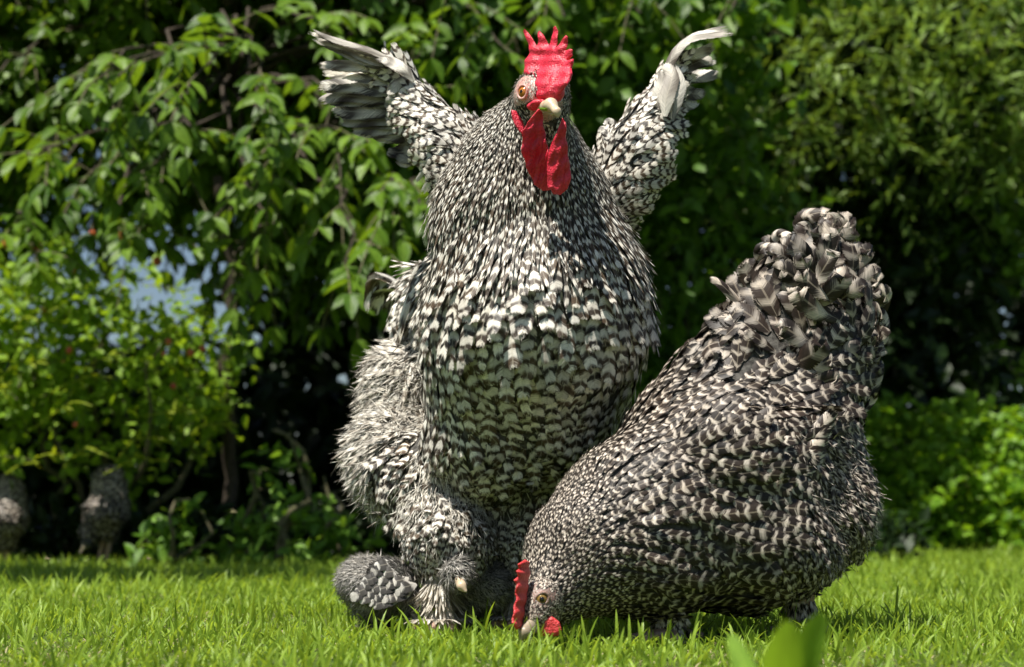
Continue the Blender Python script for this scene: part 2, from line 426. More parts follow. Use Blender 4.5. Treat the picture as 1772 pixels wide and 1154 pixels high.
M['pupil'] = plain_material('black_pupil', (0.004, 0.004, 0.004), (0.005, 0.005, 0.005), 10, 0.05, 0.7, 0.0)
M['beak_hen'] = skin_material('grey_beak_horn', (0.34, 0.28, 0.20), (0.22, 0.17, 0.12), 90, 0.0003, 0.4, 0.1)
M['toe'] = skin_material('pale_toe_scale', (0.46, 0.31, 0.24), (0.34, 0.22, 0.15), 300, 0.001, 0.5, 0.1)
M['bark'] = plain_material('brown_bark', (0.06, 0.045, 0.03), (0.03, 0.022, 0.016), 60)
M['twig'] = plain_material('grey_green_twig', (0.14, 0.12, 0.07), (0.08, 0.08, 0.035), 60)
M['walnut'] = leaf_material('walnut_leaf', (0.036, 0.095, 0.005), (0.145, 0.255, 0.022), 0.36, rough=0.40)
M['hazel'] = leaf_material('hazel_leaf', (0.028, 0.08, 0.006), (0.11, 0.22, 0.022), 0.35)
M['rose'] = leaf_material('rose_leaf', (0.07, 0.17, 0.010), (0.25, 0.40, 0.03), 0.4)
M['willow'] = leaf_material('willow_leaf', (0.07, 0.14, 0.014), (0.24, 0.37, 0.07), 0.3, rough=0.35)
M['privet'] = leaf_material('privet_leaf', (0.06, 0.15, 0.012), (0.18, 0.33, 0.04), 0.35)
M['ivy'] = leaf_material('ivy_leaf', (0.05, 0.14, 0.008), (0.20, 0.37, 0.02), 0.4)
M['laurel'] = leaf_material('shade_dark_laurel_leaf', (0.006, 0.018, 0.003), (0.016, 0.036, 0.006), 0.15)  # near-black leaf colour stands in for deep shade inside the foliage
M['grass'] = leaf_material('lawn_grass', (0.12, 0.235, 0.014), (0.31, 0.45, 0.05), 0.45, (0.48, 0.62, 0.04), 0.4, 0.4)
M['straw'] = leaf_material('dry_grass', (0.30, 0.27, 0.12), (0.45, 0.40, 0.22), 0.3, (0.4, 0.35, 0.15))
M['weed'] = leaf_material('broad_weed_leaf', (0.16, 0.30, 0.03), (0.22, 0.38, 0.04), 0.5)
M['hip'] = skin_material('orange_red_fruit', (0.50, 0.13, 0.04), (0.42, 0.06, 0.03), 80, 0.0003, 0.3, 0.1)
M['fly'] = plain_material('pale_fly_wing', (0.30, 0.26, 0.14), (0.18, 0.15, 0.08), 400)

# ------------------------------------------------------------------ lawn
def terrain():
    t = NT('lawn_soil'); p = t.pos()
    n = t.noise(p, 14, 5.0, .6); n2 = t.noise(p, 160, 4.0, .7)
    c = t.mix(t.step(n2, .4, .62), rgb(0.055, 0.10, 0.014), rgb(0.15, 0.17, 0.05))
    c = t.mix(t.step(n, .4, .7), c, rgb(0.07, 0.13, 0.018))
    mat = t.out(t.bsdf(c, .9, .1, t.bump(n2, 1.0, .01)))
    mb = MB(); xs = np.concatenate([[-60, -20], np.linspace(-6, 6, 60), [20, 60]]); ys = np.concatenate([[-12, -5], np.linspace(-2.4, 8, 60), [20, 80]])
    X, Y = np.meshgrid(xs, ys, indexing='ij'); Z = 0.004 * np.sin(X * 9) * np.cos(Y * 7)
    i, j = np.meshgrid(np.arange(len(xs) - 1), np.arange(len(ys) - 1), indexing='ij'); k = len(ys)
    F = np.stack([i * k + j, (i + 1) * k + j, (i + 1) * k + j + 1, i * k + j + 1], -1).reshape(-1, 4)
    mb.add(np.stack([X, Y, Z], -1).reshape(-1, 3), F)
    tag(mb.build('lawn_ground', mat), kind='structure')
terrain()

def blades(mb, x, y, h, wd, lean, mi=0, rlo=0.0, rhi=1.0, NV=4):
    N = len(x); a = rng.random(N) * 2 * np.pi; fa_ = rng.random(N) * 2 * np.pi
    s = np.linspace(0, 1, NV + 1)
    bend = lean[:, None] * (0.35 * s[None] + 0.65 * s[None] ** 2.2)
    dx, dy = np.cos(a), np.sin(a)
    cx = x[:, None] + dx[:, None] * bend * h[:, None]; cy = y[:, None] + dy[:, None] * bend * h[:, None]
    cz = h[:, None] * s[None] * np.sqrt(np.maximum(0.15, 1 - (0.75 * bend) ** 2)) - 0.003
    wv = wd[:, None] * 0.5 * np.array([0.75, 1, 0.9, 0.62, 0.06] if NV == 4 else np.interp(s, [0, .3, .6, .85, 1], [.75, 1, .9, .6, .05]))[None]
    bx, by = np.cos(fa_)[:, None], np.sin(fa_)[:, None]
    L_ = np.stack([cx - bx * wv, cy - by * wv, cz], -1); R_ = np.stack([cx + bx * wv, cy + by * wv, cz], -1)
    V = np.stack([L_, R_], 2).reshape(N, -1, 3); k = 2 * (NV + 1)
    q = np.array([[2 * i, 2 * i + 1, 2 * i + 3, 2 * i + 2] for i in range(NV)])
    F = (q[None] + (np.arange(N) * k)[:, None, None]).reshape(-1, 4)
    U = np.broadcast_to(np.stack([np.tile([.25, .75], NV + 1), np.repeat(s, 2), np.zeros(k)], -1), (N, k, 3)).reshape(-1, 3)
    r = lerp(rlo, rhi, rng.random(N))
    A = np.repeat(np.stack([r, rng.random(N), rng.random(N), np.ones(N)], -1), k, 0)
    mb.add(V.reshape(-1, 3), F, U, A, None, mi)
def lawn():
    mb = MB()
    for (d0, d1, dens, hm, wm) in ((0.95, 1.5, 9500, 0.014, 0.0034), (1.5, 2.6, 11500, 0.0155, 0.0034), (2.6, 3.8, 7500, 0.018, 0.0042), (3.8, 5.6, 4800, 0.020, 0.0055), (5.6, 8.6, 2600, 0.024, 0.0065)):
        hw = d1 * 0.36 + 0.25
        n = int(dens * 2 * hw * (d1 - d0))
        x = rng.uniform(-hw, hw, n); y = rng.uniform(d0, d1, n) + CAM_Y
        patch = 0.55 + 0.9 * (0.5 + 0.5 * np.sin(x * 7.1 + 1.3 * np.sin(y * 5)) * np.cos(y * 6.3 + x * 2))
        h = hm * rng.gamma(7, 1 / 7, n) * patch; wd = wm * rng.uniform(.6, 1.2, n)
        blades(mb, x, y, h, wd, rng.uniform(0.1, 1.1, n))
        m = int(n * 0.26); x = rng.uniform(-hw, hw, m); y = rng.uniform(d0, d1, m) + CAM_Y
        blades(mb, x, y, hm * 0.7 * rng.uniform(.4, 1.1, m), np.full(m, wm * .55), rng.uniform(.8, 1.5, m), 1)
        m = int(n * (0.05 if d0 < 1.4 else 0.06)); x = rng.uniform(-hw, hw, m); y = rng.uniform(d0, d1, m) + CAM_Y
        blades(mb, x, y, hm * rng.uniform(1.5, 2.9, m), np.full(m, wm * 1.05), rng.uniform(.1, .7, m), 0, .3, 1, NV=6)
    # a few tall blades in front of the birds
    tx = []
    for px, py, y in ((838, 1035, -.1), (1245, 1060, -.32), (1195, 1070, -.33), (1300, 1050, -.1), (720, 1040, -.12), (560, 1050, .0), (432, 1010, .1), (395, 1040, -.2), (1090, 1060, -.34),
                      (1068, 1050, -.33), (1550, 1000, .1), (1570, 1020, .05), (1420, 1060, -.3), (1645, 1040, 0), (985, 1075, -.4), (940, 1088, -.45), (500, 1060, -.15), (330, 1020, .1), (120, 1020, .1), (240, 1030, .05), (650, 1050, -.15), (600, 1060, -.15), (150, 1060, -.3), (770, 1075, -.2)):
        q = P(px, py, y); tx.append((q[0], y, q[2]))
    tx = np.array(tx)
    blades(mb, tx[:, 0], tx[:, 1], tx[:, 2] * 1.05, np.full(len(tx), .0042), rng.uniform(.1, .45, len(tx)), 0, .5, 1, NV=6)
    tag(mb.build('grass', [M['grass'], M['straw']]), kind='stuff')
lawn()

# ------------------------------------------------------------------ leaves
def leafset(mb, p, d, nrm, L, W, rnd=None, fold=0.25, droop=0.25, NV=4, mi=0, tip=1.0):
    """flat leaves with a folded midrib: 3 verts across, NV+1 along"""
    N = len(p); d = unit(d); b = unit(np.cross(d, nrm)); nn = np.cross(b, d)
    s = np.linspace(0, 1, NV + 1)
    wp = np.sin(np.pi * np.clip(s, 0.02, 0.985) ** 0.8) ** (0.75 * tip)
    V = np.zeros((N, NV + 1, 3, 3))
    L = np.broadcast_to(L, (N,)); W = np.broadcast_to(W, (N,))
    for j, u in enumerate((-1, 0, 1)):
        ww = W[:, None] * .5 * wp[None] * u
        up = -droop * L[:, None] * s[None] ** 2 + fold * np.abs(ww)
        V[:, :, j] = p[:, None] + d[:, None] * (L[:, None] * s[None])[..., None] + b[:, None] * ww[..., None] + nn[:, None] * up[..., None]
    k = 3 * (NV + 1)
    q = np.array([[3 * i + j, 3 * i + j + 1, 3 * i + j + 4, 3 * i + j + 3] for i in range(NV) for j in (0, 1)])
    F = (q[None] + (np.arange(N) * k)[:, None, None]).reshape(-1, 4)
    U = np.broadcast_to(np.stack([np.tile([0, .5, 1], NV + 1), np.repeat(s, 3), np.zeros(k)], -1), (N, k, 3)).reshape(-1, 3)
    r = rng.random(N) if rnd is None else rnd
    A = np.repeat(np.stack([r, rng.random(N), rng.random(N), np.ones(N)], -1), k, 0)
    mb.add(V.reshape(-1, 3), F, U, A, None, mi)
def rdir(n, bias=(0, 0, 0), spread=1.0):
    return unit(rng.normal(size=(n, 3)) * spread + np.array(bias))

def walnut_leaves(mb, base, axis, nl, LL, LW):
    """pinnate leaf: a drooping rachis with paired leaflets"""
    for bp, ax in zip(base, axis):
        k = rng.integers(3, 5); Lr = LL * rng.uniform(2.2, 3.2)
        s = np.linspace(0.25, 1, k)
        c = bp + ax * (Lr * s)[:, None] + np.array([0, 0, -1.0]) * (0.35 * Lr * s ** 2)[:, None]
        tg = unit(ax + np.array([0, 0, -0.7]) * s[:, None])
        sd_ = unit(np.cross(tg, [0, 0, 1.0]) + 1e-4)
        r0 = rng.random()
        pts, dr = [], []
        for q, t_, s_ in zip(c, tg, sd_):
            for g in (-1, 1):
                pts.append(q); dr.append(t_ * rng.uniform(.4, .7) + s_ * g * .85 + np.array([0, 0, -.35]) + rng.normal(size=3) * .12)
        pts.append(c[-1]); dr.append(tg[-1] + rng.normal(size=3) * .1)
        n = len(pts); sz = rng.uniform(.75, 1.15, n)
        up = rdir(n, (0, -0.25, 1.0), .35)
        leafset(mb, np.array(pts), np.array(dr), up, LL * sz, LW * sz, np.clip(r0 + rng.normal(size=n) * .15, 0, 1), .3, .22)
        tube(mb, np.vstack([bp, c]), 0.0022, 4, 1)

def in_ellipsoids(els, n, shell=0.0):
    """random points in a union of ellipsoids (centre, radii), optionally biased outward"""
    vol = np.array([np.prod(e[1]) for e in els]); k = rng.choice(len(els), n, p=vol / vol.sum())
    c = np.array([e[0] for e in els])[k]; r = np.array([e[1] for e in els])[k]
    rad = rng.random((n, 1)) ** (1 / (3 + 6 * shell))
    return c + r * rdir(n) * rad
def branch_curve(a, b, sag=0.0, wob=0.05, n=9):
    s = np.linspace(0, 1, n)[:, None]; p = lerp(np.array(a), np.array(b), s)
    p = p + np.array([0, 0, 1.0]) * (sag * np.sin(np.pi * s)) + np.cumsum(rng.normal(size=(n, 3)) * wob / n, 0) * (s > 0)
    return p

def walnut():
    base = P(402, 960, 3.2); base[2] = 0
    root = thing('walnut_tree', 'young walnut tree with drooping compound leaves and a thin trunk behind the lawn', 'tree', base)
    tb = MB(); top = P(395, 330, 3.3)
    tube(tb, branch_curve(base - [0, 0, .03], top, 0, .25, 14), np.linspace(.024, .017, 14), 10)
    tb.build('trunk', M['bark'], root)
    # hanging sprays seen at the front of the crown: (start px,py,y)->(end)
    B = [((420, 80, 2.55), (210, 130, 2.05)), ((420, 80, 2.55), (330, 90, 1.95)), ((400, 60, 2.65), (60, 170, 2.25)), ((430, 120, 2.55), (440, 190, 2.05)), ((330, 220, 2.75), (90, 300, 2.45)), ((330, 220, 2.85), (260, 290, 2.35)),
         ((620, 260, 2.65), (490, 280, 2.15)), ((640, 250, 2.65), (600, 330, 2.25)), ((600, 330, 2.35), (560, 440, 2.10)), ((680, 300, 2.65), (640, 420, 2.25)), ((300, 250, 2.85), (130, 290, 2.45)),
         ((200, 340, 3.05), (40, 330, 2.65)), ((500, 20, 2.95), (600, 60, 2.55)), ((640, -40, 2.95), (780, 40, 2.45)), ((760, -60, 2.95), (840, 30, 2.55)), ((430, 300, 2.85), (470, 350, 2.45)), ((700, 340, 2.75), (710, 430, 2.35)),
         ((100, 50, 3.35), (-60, 150, 2.85)), ((300, 90, 2.75), (150, 190, 2.25)), ((760, 100, 3.15), (690, 180, 2.65)), ((470, 380, 2.85), (420, 440, 2.65)), ((200, 380, 2.95), (230, 400, 2.55)),
         ((40, 380, 2.95), (20, 420, 2.65)), ((900, -60, 3.15), (1000, 40, 2.85)), ((1050, -80, 3.25), (1110, 30, 2.85)), ((1200, -80, 3.35), (1260, 10, 3.05)), ((660, 150, 2.95), (560, 200, 2.65))]
    cb = MB(); hub = P(400, 150, 3.3)
    for a, b in B:
        a, b = P(*a), P(*b)
        bb = MB(); pts = branch_curve(a, b, .04, .12, 8)
        full = np.vstack([branch_curve(hub, a, .12, .1, 6)[:-1], pts]); rr = np.linspace(.007, .0025, len(full))
        tube(bb, full, rr, 6); bb.build('branch', M['bark'], root)
        n = rng.integers(6, 9)
        s = np.sort(rng.random(n)) ** .8; i = (s * 6.99).astype(int)
        bp = pts[i] + (pts[i + 1] - pts[i]) * rng.random((n, 1))
        ax = unit((b - a)[None] / np.linalg.norm(b - a) * .6 + rng.normal(size=(n, 3)) * .65 + [0, -.25, -.05])
        walnut_leaves(cb, bp, ax, 4, .072, .033)
    # the body of the crown, above and behind; last two are unseen slabs added to shade it
    els = [(P(150, 150, 3.9), (1.2, .6, .46)), (P(520, 120, 4.0), (.8, .6, .55)), (P(50, -120, 4.1), (1.3, .7, .6)), (P(600, -150, 4.1), (1.1, .7, .6)),
           (P(560, 330, 3.8), (.32, .5, .32)), (P(-150, 300, 3.8), (.5, .6, .35)), (P(60, -160, 3.3), (1.0, .45, .2)), (P(520, -180, 3.4), (.8, .45, .2))]
    n = 4000
    bp = in_ellipsoids(els, n, .3); ax = rdir(n, (-.1, -.5, -.1), .8)
    walnut_leaves(cb, bp, ax, 4, .082, .038)
    # the low bough over the left of the lawn, above the picture
    n = 560; bp = np.stack([rng.uniform(-3.0, -1.15, n), rng.uniform(.80, 1.58, n), rng.uniform(2.1, 2.4, n)], 1)
    walnut_leaves(cb, bp, rdir(n, (0, 0, -.1), .8), 4, .09, .045)
    bb = MB(); tube(bb, branch_curve(top + [0, 0, .6], (-1.5, 1.4, 2.35), .3, .2, 10), np.linspace(.02, .006, 10), 6); bb.build('branch', M['bark'], root)
    cb.build('crown', [M['walnut'], M['twig']], root)
walnut()

def bushy(name, label, cat, base, els, n, L, W, mat, bias=(0, -.3, .6), shell=.2, stems=(), droop=.2, clump=None, NV=2, group=None, fold=.25):
    root = thing(name, label, cat, base, group)
    base = np.array(base)
    sb = MB()
    for e in stems:
        tube(sb, branch_curve(base + np.array([(e[0] - base[0]) * .2, (e[1] - base[1]) * .2, -.02]), e, .0, .3, 10), np.linspace(.014, .004, 10), 6)
    if len(stems): sb.build('stem', M['twig'], root)
    cb = MB()
    if clump:                                                       # leaves gathered on short twigs
        per, tl = clump; m = n // per
        tp = in_ellipsoids(els, m, shell); td = rdir(m, (0, -.35, .05), .8)
        k = np.repeat(np.arange(m), per); s = np.tile(np.linspace(.1, 1, per), m)
        p = tp[k] + td[k] * (tl * s)[:, None] + np.array([0, 0, -.25 * tl]) * (s ** 2)[:, None]
        side = unit(np.cross(td, rdir(m)))[k] * np.where(np.tile(np.arange(per) % 2, m) == 0, 1, -1)[:, None]
        d = td[k] * .6 + side * .7 + rng.normal(size=(len(k), 3)) * .2
        r = np.clip(rng.random(m)[k] * .8 + rng.random(len(k)) * .3, 0, 1)
        nr = rdir(len(k), (0, -.35, .9), .45)
        sz = rng.uniform(.65, 1.15, len(k))
        leafset(cb, p, d, nr, L * sz, W * sz, r, fold, droop, NV)
        e = tp + td * tl + np.array([0, 0, -.25 * tl])
        for i in range(0, m, 3): tube(cb, np.array([tp[i], (tp[i] + e[i]) / 2 + [0, 0, .06 * tl], e[i]]), .0016, 3, 1)
    else:
        p = in_ellipsoids(els, n, shell); sz = rng.uniform(.6, 1.2, n)
        leafset(cb, p, rdir(n, (0, -.3, -.2), .8), rdir(n, bias, .6), L * sz, W * sz, None, fold, droop, NV)
    cb.build('foliage', [mat, M['twig']], root)
    return root
def g0(px, y): q = P(px, 900, y); return (q[0], y, 0.0)

# far hedge that closes the garden, leaves coloured near-black to stand for deep shade
def far_els(x0, x1, y, ztop, dy=.7):
    out = []; n = max(1, int((x1 - x0) / .7))
    for i in range(n):
        cx = lerp(x0, x1, (i + .5) / n); h = ztop * rng.uniform(.93, 1.04)
        z = .3
        while z < h:
            out.append((np.array([cx + rng.uniform(-.1, .1), y + rng.uniform(-.15, .15), min(z, h - .35)]), np.array([.55, dy * .5, .42]))); z += .5
    return out
bushy('laurel_hedge', 'low laurel hedge, leaves coloured dark as shade, behind the fruiting shrub at left', 'hedge', (-1.6, 4.9, 0), far_els(-4.2, -1.15, 4.9, .92), 9000, .14, .06, M['laurel'], stems=[(-3, 4.9, .7), (-2, 4.9, .7)])
bushy('laurel_tree', 'tall laurel, leaves coloured dark as shade, filling the background behind the rooster', 'tree', (0, 5.6, 0), far_els(-1.15, 2.2, 5.6, 3.1), 24000, .15, .065, M['laurel'], stems=[(-.4, 5.6, 2), (.3, 5.6, 2.2), (1.4, 5.6, 2.2)])
bushy('laurel_tree', 'tall laurel, leaves coloured dark as deep shade, at the right, behind the ivy', 'tree', (3.4, 7.2, 0), far_els(2.2, 6.2, 7.2, 3.6), 20000, .15, .065, M['laurel'], stems=[(2.8, 7.2, 2), (3.6, 7.2, 2.2)])
# hazel behind the rooster, upper middle
bushy('hazel_bush', 'green leafy hazel bush behind the rooster, between its raised wings', 'bush', g0(860, 3.6),
      [(P(900, 60, 3.5), (.75, .5, .42)), (P(760, 300, 3.6), (.35, .4, .4)), (P(1120, 150, 3.6), (.45, .45, .5)), (P(1000, -150, 4.3), (1.2, .6, .5))], 9000, .075, .05, M['hazel'], shell=.3,
      stems=[P(800, 200, 3.6), P(900, 60, 3.6), P(1060, 120, 3.6)], clump=(5, .16), NV=4)
bushy('elder_bush', 'shaded green bush behind the gap between rooster and hen', 'bush', g0(1200, 3.7),
      [(P(1200, 480, 3.7), (.42, .35, .5)), (P(1150, 700, 3.7), (.3, .3, .3))], 3600, .06, .034, M['hazel'], shell=.4,
      stems=[P(1180, 460, 3.7), P(1210, 400, 3.7)], clump=(5, .12), NV=3)
# willow at upper right
bushy('willow_bush', 'grey-green willow bush with slender leaves at the upper right', 'bush', g0(1500, 5.4),
      [(P(1400, 130, 5.45), (0.671, 0.550, 0.512)), (P(1650, 120, 5.55), (0.854, 0.605, 0.610)), (P(1500, 300, 5.55), (0.671, 0.495, 0.366)), (P(1700, 320, 5.75), (0.732, 0.495, 0.305)), (P(1250, 300, 5.65), (0.427, 0.440, 0.549)), (P(1600, -120, 6.35), (1.586, 0.550, 0.610)), (P(1950, 100, 5.65), (0.610, 0.550, 0.732))],
      40000, .072, .0165, M['willow'], shell=.3, stems=[P(1350, 80, 5.45), P(1420, 180, 5.35), P(1600, 60, 5.45), P(1700, 200, 5.55), P(1300, 300, 5.55)], clump=(9, .2), NV=2)
bushy('privet_bush', 'bush with small rounded bright leaves above the black gap at right', 'bush', g0(1650, 5.5),
      [(P(1640, 400, 5.65), (0.293, 0.330, 0.195)), (P(1750, 420, 5.75), (0.390, 0.330, 0.171)), (P(1560, 420, 5.65), (0.195, 0.275, 0.220)), (P(1560, 560, 5.75), (0.122, 0.220, 0.366)), (P(1900, 420, 5.75), (0.366, 0.330, 0.244))], 3400, .056, .040, M['privet'], shell=.4,
      stems=[P(1600, 420, 5.75), P(1700, 420, 5.85)], clump=(5, .12), NV=3)
# ivy-covered low hedge at right
bushy('ivy_hedge', 'low bright green ivy hedge along the lawn edge at the right', 'hedge', g0(1650, 4.75),
      [(P(px, py, 4.65 + (930 - py) * .0015 + rng.uniform(-.1, .1)), (.22, .16, .17)) for px in range(1440, 2150, 62) for py in (770, 840, 910)], 15000, .044, .036, M['ivy'], bias=(0, -.7, .5), shell=.5,
      stems=[P(1600, 760, 4.75), P(1700, 760, 4.75), P(1780, 760, 4.75)], clump=(4, .07), NV=3)
bushy('bramble', 'thin shaded bramble shoots below the laurel at right, above the ivy hedge', 'plant', g0(1680, 5.8),
      [(P(1620, 660, 5.80), (0.244, 0.165, 0.146)), (P(1740, 650, 5.80), (0.305, 0.165, 0.146)), (P(1540, 640, 5.60), (0.098, 0.132, 0.268))], 420, .05, .032, M['ivy'], shell=.2, stems=[P(1620, 640, 5.80), P(1740, 640, 5.80)], clump=(4, .1), NV=3)
# fruiting shrub at left
rs = bushy('fruiting_shrub', 'sunlit shrub at left with yellow-green shoots and small orange-red fruits', 'bush', g0(170, 3.2),
      [(P(60, 620, 3.0), (.30, .3, .2)), (P(200, 600, 3.0), (.32, .3, .24)), (P(330, 640, 3.1), (.17, .25, .2)), (P(0, 480, 3.1), (.30, .3, .15)), (P(110, 450, 3.1), (.15, .2, .09)), (P(90, 740, 3.0), (.4, .25, .14)), (P(-150, 600, 3.0), (.35, .3, .35)), (P(300, 740, 3.1), (.16, .2, .1))],
      4600, .042, .026, M['rose'], shell=.3, stems=[P(60, 480, 3.1), P(200, 480, 3.1), P(330, 600, 3.1), P(260, 560, 3.0), P(0, 600, 3.0)], clump=(5, .11), NV=3)
M['shoot'] = leaf_material('yellow_shoot', (0.22, 0.32, 0.02), (0.34, 0.42, 0.03), .4)
for px, py in ((50, 640), (190, 630), (70, 560), (300, 700), (110, 720), (380, 735), (250, 780), (60, 800), (20, 690), (330, 560), (230, 800), (140, 660), (160, 790)):
    sh = MB(); a = P(px - 50, py + 20, 2.75); b = P(px + 45, py - 6, 2.7); c = branch_curve(a, b, .03, .05, 7)
    tube(sh, c, .0022, 4, 0, np.array([.9, .5, .5, 1]))
    k = 9; i = rng.integers(2, 6, k)
    leafset(sh, c[i], rdir(k, (.8, -.3, .1), .5), rdir(k, (0, -.3, 1), .3), .034, .010, rng.uniform(.8, 1, k), .2, .2, 3)
    sh.build('shoot', M['shoot'], rs)
for px, py, r in ((65, 428, 11), (215, 408, 11), (120, 606, 7), (292, 591, 7), (350, 603, 7), (272, 452, 9), (12, 422, 9), (110, 628, 5), (160, 405, 8), (300, 668, 6), (283, 612, 5), (125, 467, 7), (75, 535, 6), (330, 610, 8), (130, 735, 5)):
    fb_ = MB(); q = P(px, py, 2.72); ball(fb_, q, np.array([1, 1, 1.12]) * r * .85 * 4.72 / FPX, 0, 8); tube(fb_, [q + [0, 0, r * .0016], q + [.004, .01, r * .0016 + .025]], .0012, 4, 1)
    fb_.build('fruit', [M['hip'], M['twig']], rs)
# nettle-like plants in the shade in the middle
for px, top, y, lab in ((490, 740, 2.7, 'tall dim leafy plant in the shade left of the rooster'), (560, 830, 2.75, 'small dim leafy plant in the shade beside the rooster'), (440, 800, 2.8, 'drooping leafy stem in the shade by the thin trunk'), (300, 840, 2.7, 'low leafy plant in the shade right of a far grey hen')):
    b = g0(px, y); tp = P(px + 6, top, y)
    bushy('nettle_plant', lab, 'plant', b, [(lerp(np.array(b), tp, .45), (.07, .07, tp[2] * .5)), (lerp(np.array(b), tp, .2), (.12, .1, tp[2] * .25))], 120, .05, .028, M['privet'], shell=.2, stems=[tp, tp + [.05, 0, -.05]], clump=(4, .07), NV=3, group='shaded plants at the hedge foot')
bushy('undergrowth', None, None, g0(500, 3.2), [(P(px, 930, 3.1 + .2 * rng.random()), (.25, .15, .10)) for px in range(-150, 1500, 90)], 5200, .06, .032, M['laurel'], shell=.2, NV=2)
tag(bpy.data.objects['undergrowth'], kind='stuff')

def weed():
    root = thing('broad_leaved_weed', 'blurred broad-leaved weed close to the lens in the grass', 'plant', (P(1345, 1150, -1.08)[0], -1.08, 0))
    c = P(1345, 1250, -1.08); c[2] = .004
    for i, (px, py, y, L_, W_) in enumerate(((1394, 1106, -1.16, .05, .024), (1352, 1124, -1.16, .05, .026), (1272, 1112, -1.06, .045, .014))):
        e = P(px, py, y); d = e - c
        mb2 = MB(); leafset(mb2, (c + d * .15)[None], d[None], np.array([[-.2, -.9, .5]]), np.linalg.norm(d) * .95, W_ * 1.0, np.array([.8]), .2, .12, 10, 0, .55)
        mb2.build('leaf', M['weed'], root)
weed()

# ------------------------------------------------------------------ rooster
S = 1 / FPX * 2.0
def px2m(r, y=0.0): return r * (y - CAM_Y) / FPX
def plumage(mb, prims, k, h, region, mi=1, cand=60000, lo=None, hi=None):
    f = sdf_of(prims, k)
    if lo is None: lo, hi = bounds_of(prims)
    V, Q = surface(f, lo, hi, h)
    # keep the core well under the feathers
    mb.add(V - grad(f, V) * .004, Q, mi=0)
    p = sample_surface(V, Q, cand); n = grad(f, p)
    R = region(p, n)
    ok = R['r'] > 0; p, n = p[ok], n[ok]; R = {a: (b[ok] if isinstance(b, np.ndarray) and len(b) == len(ok) else b) for a, b in R.items()}
    kp = poisson(p, R['r']); p, n = p[kp], n[kp]; R = {a: (b[kp] if isinstance(b, np.ndarray) and len(b) == len(ok[ok]) else b) for a, b in R.items()}
    R.pop('r'); t = R.pop('t'); m = len(p)
    n = unit(n + rng.normal(size=(m, 3)) * .07)
    feathers(mb, p - n * .002, n, t, mi=mi, **R)
    return f

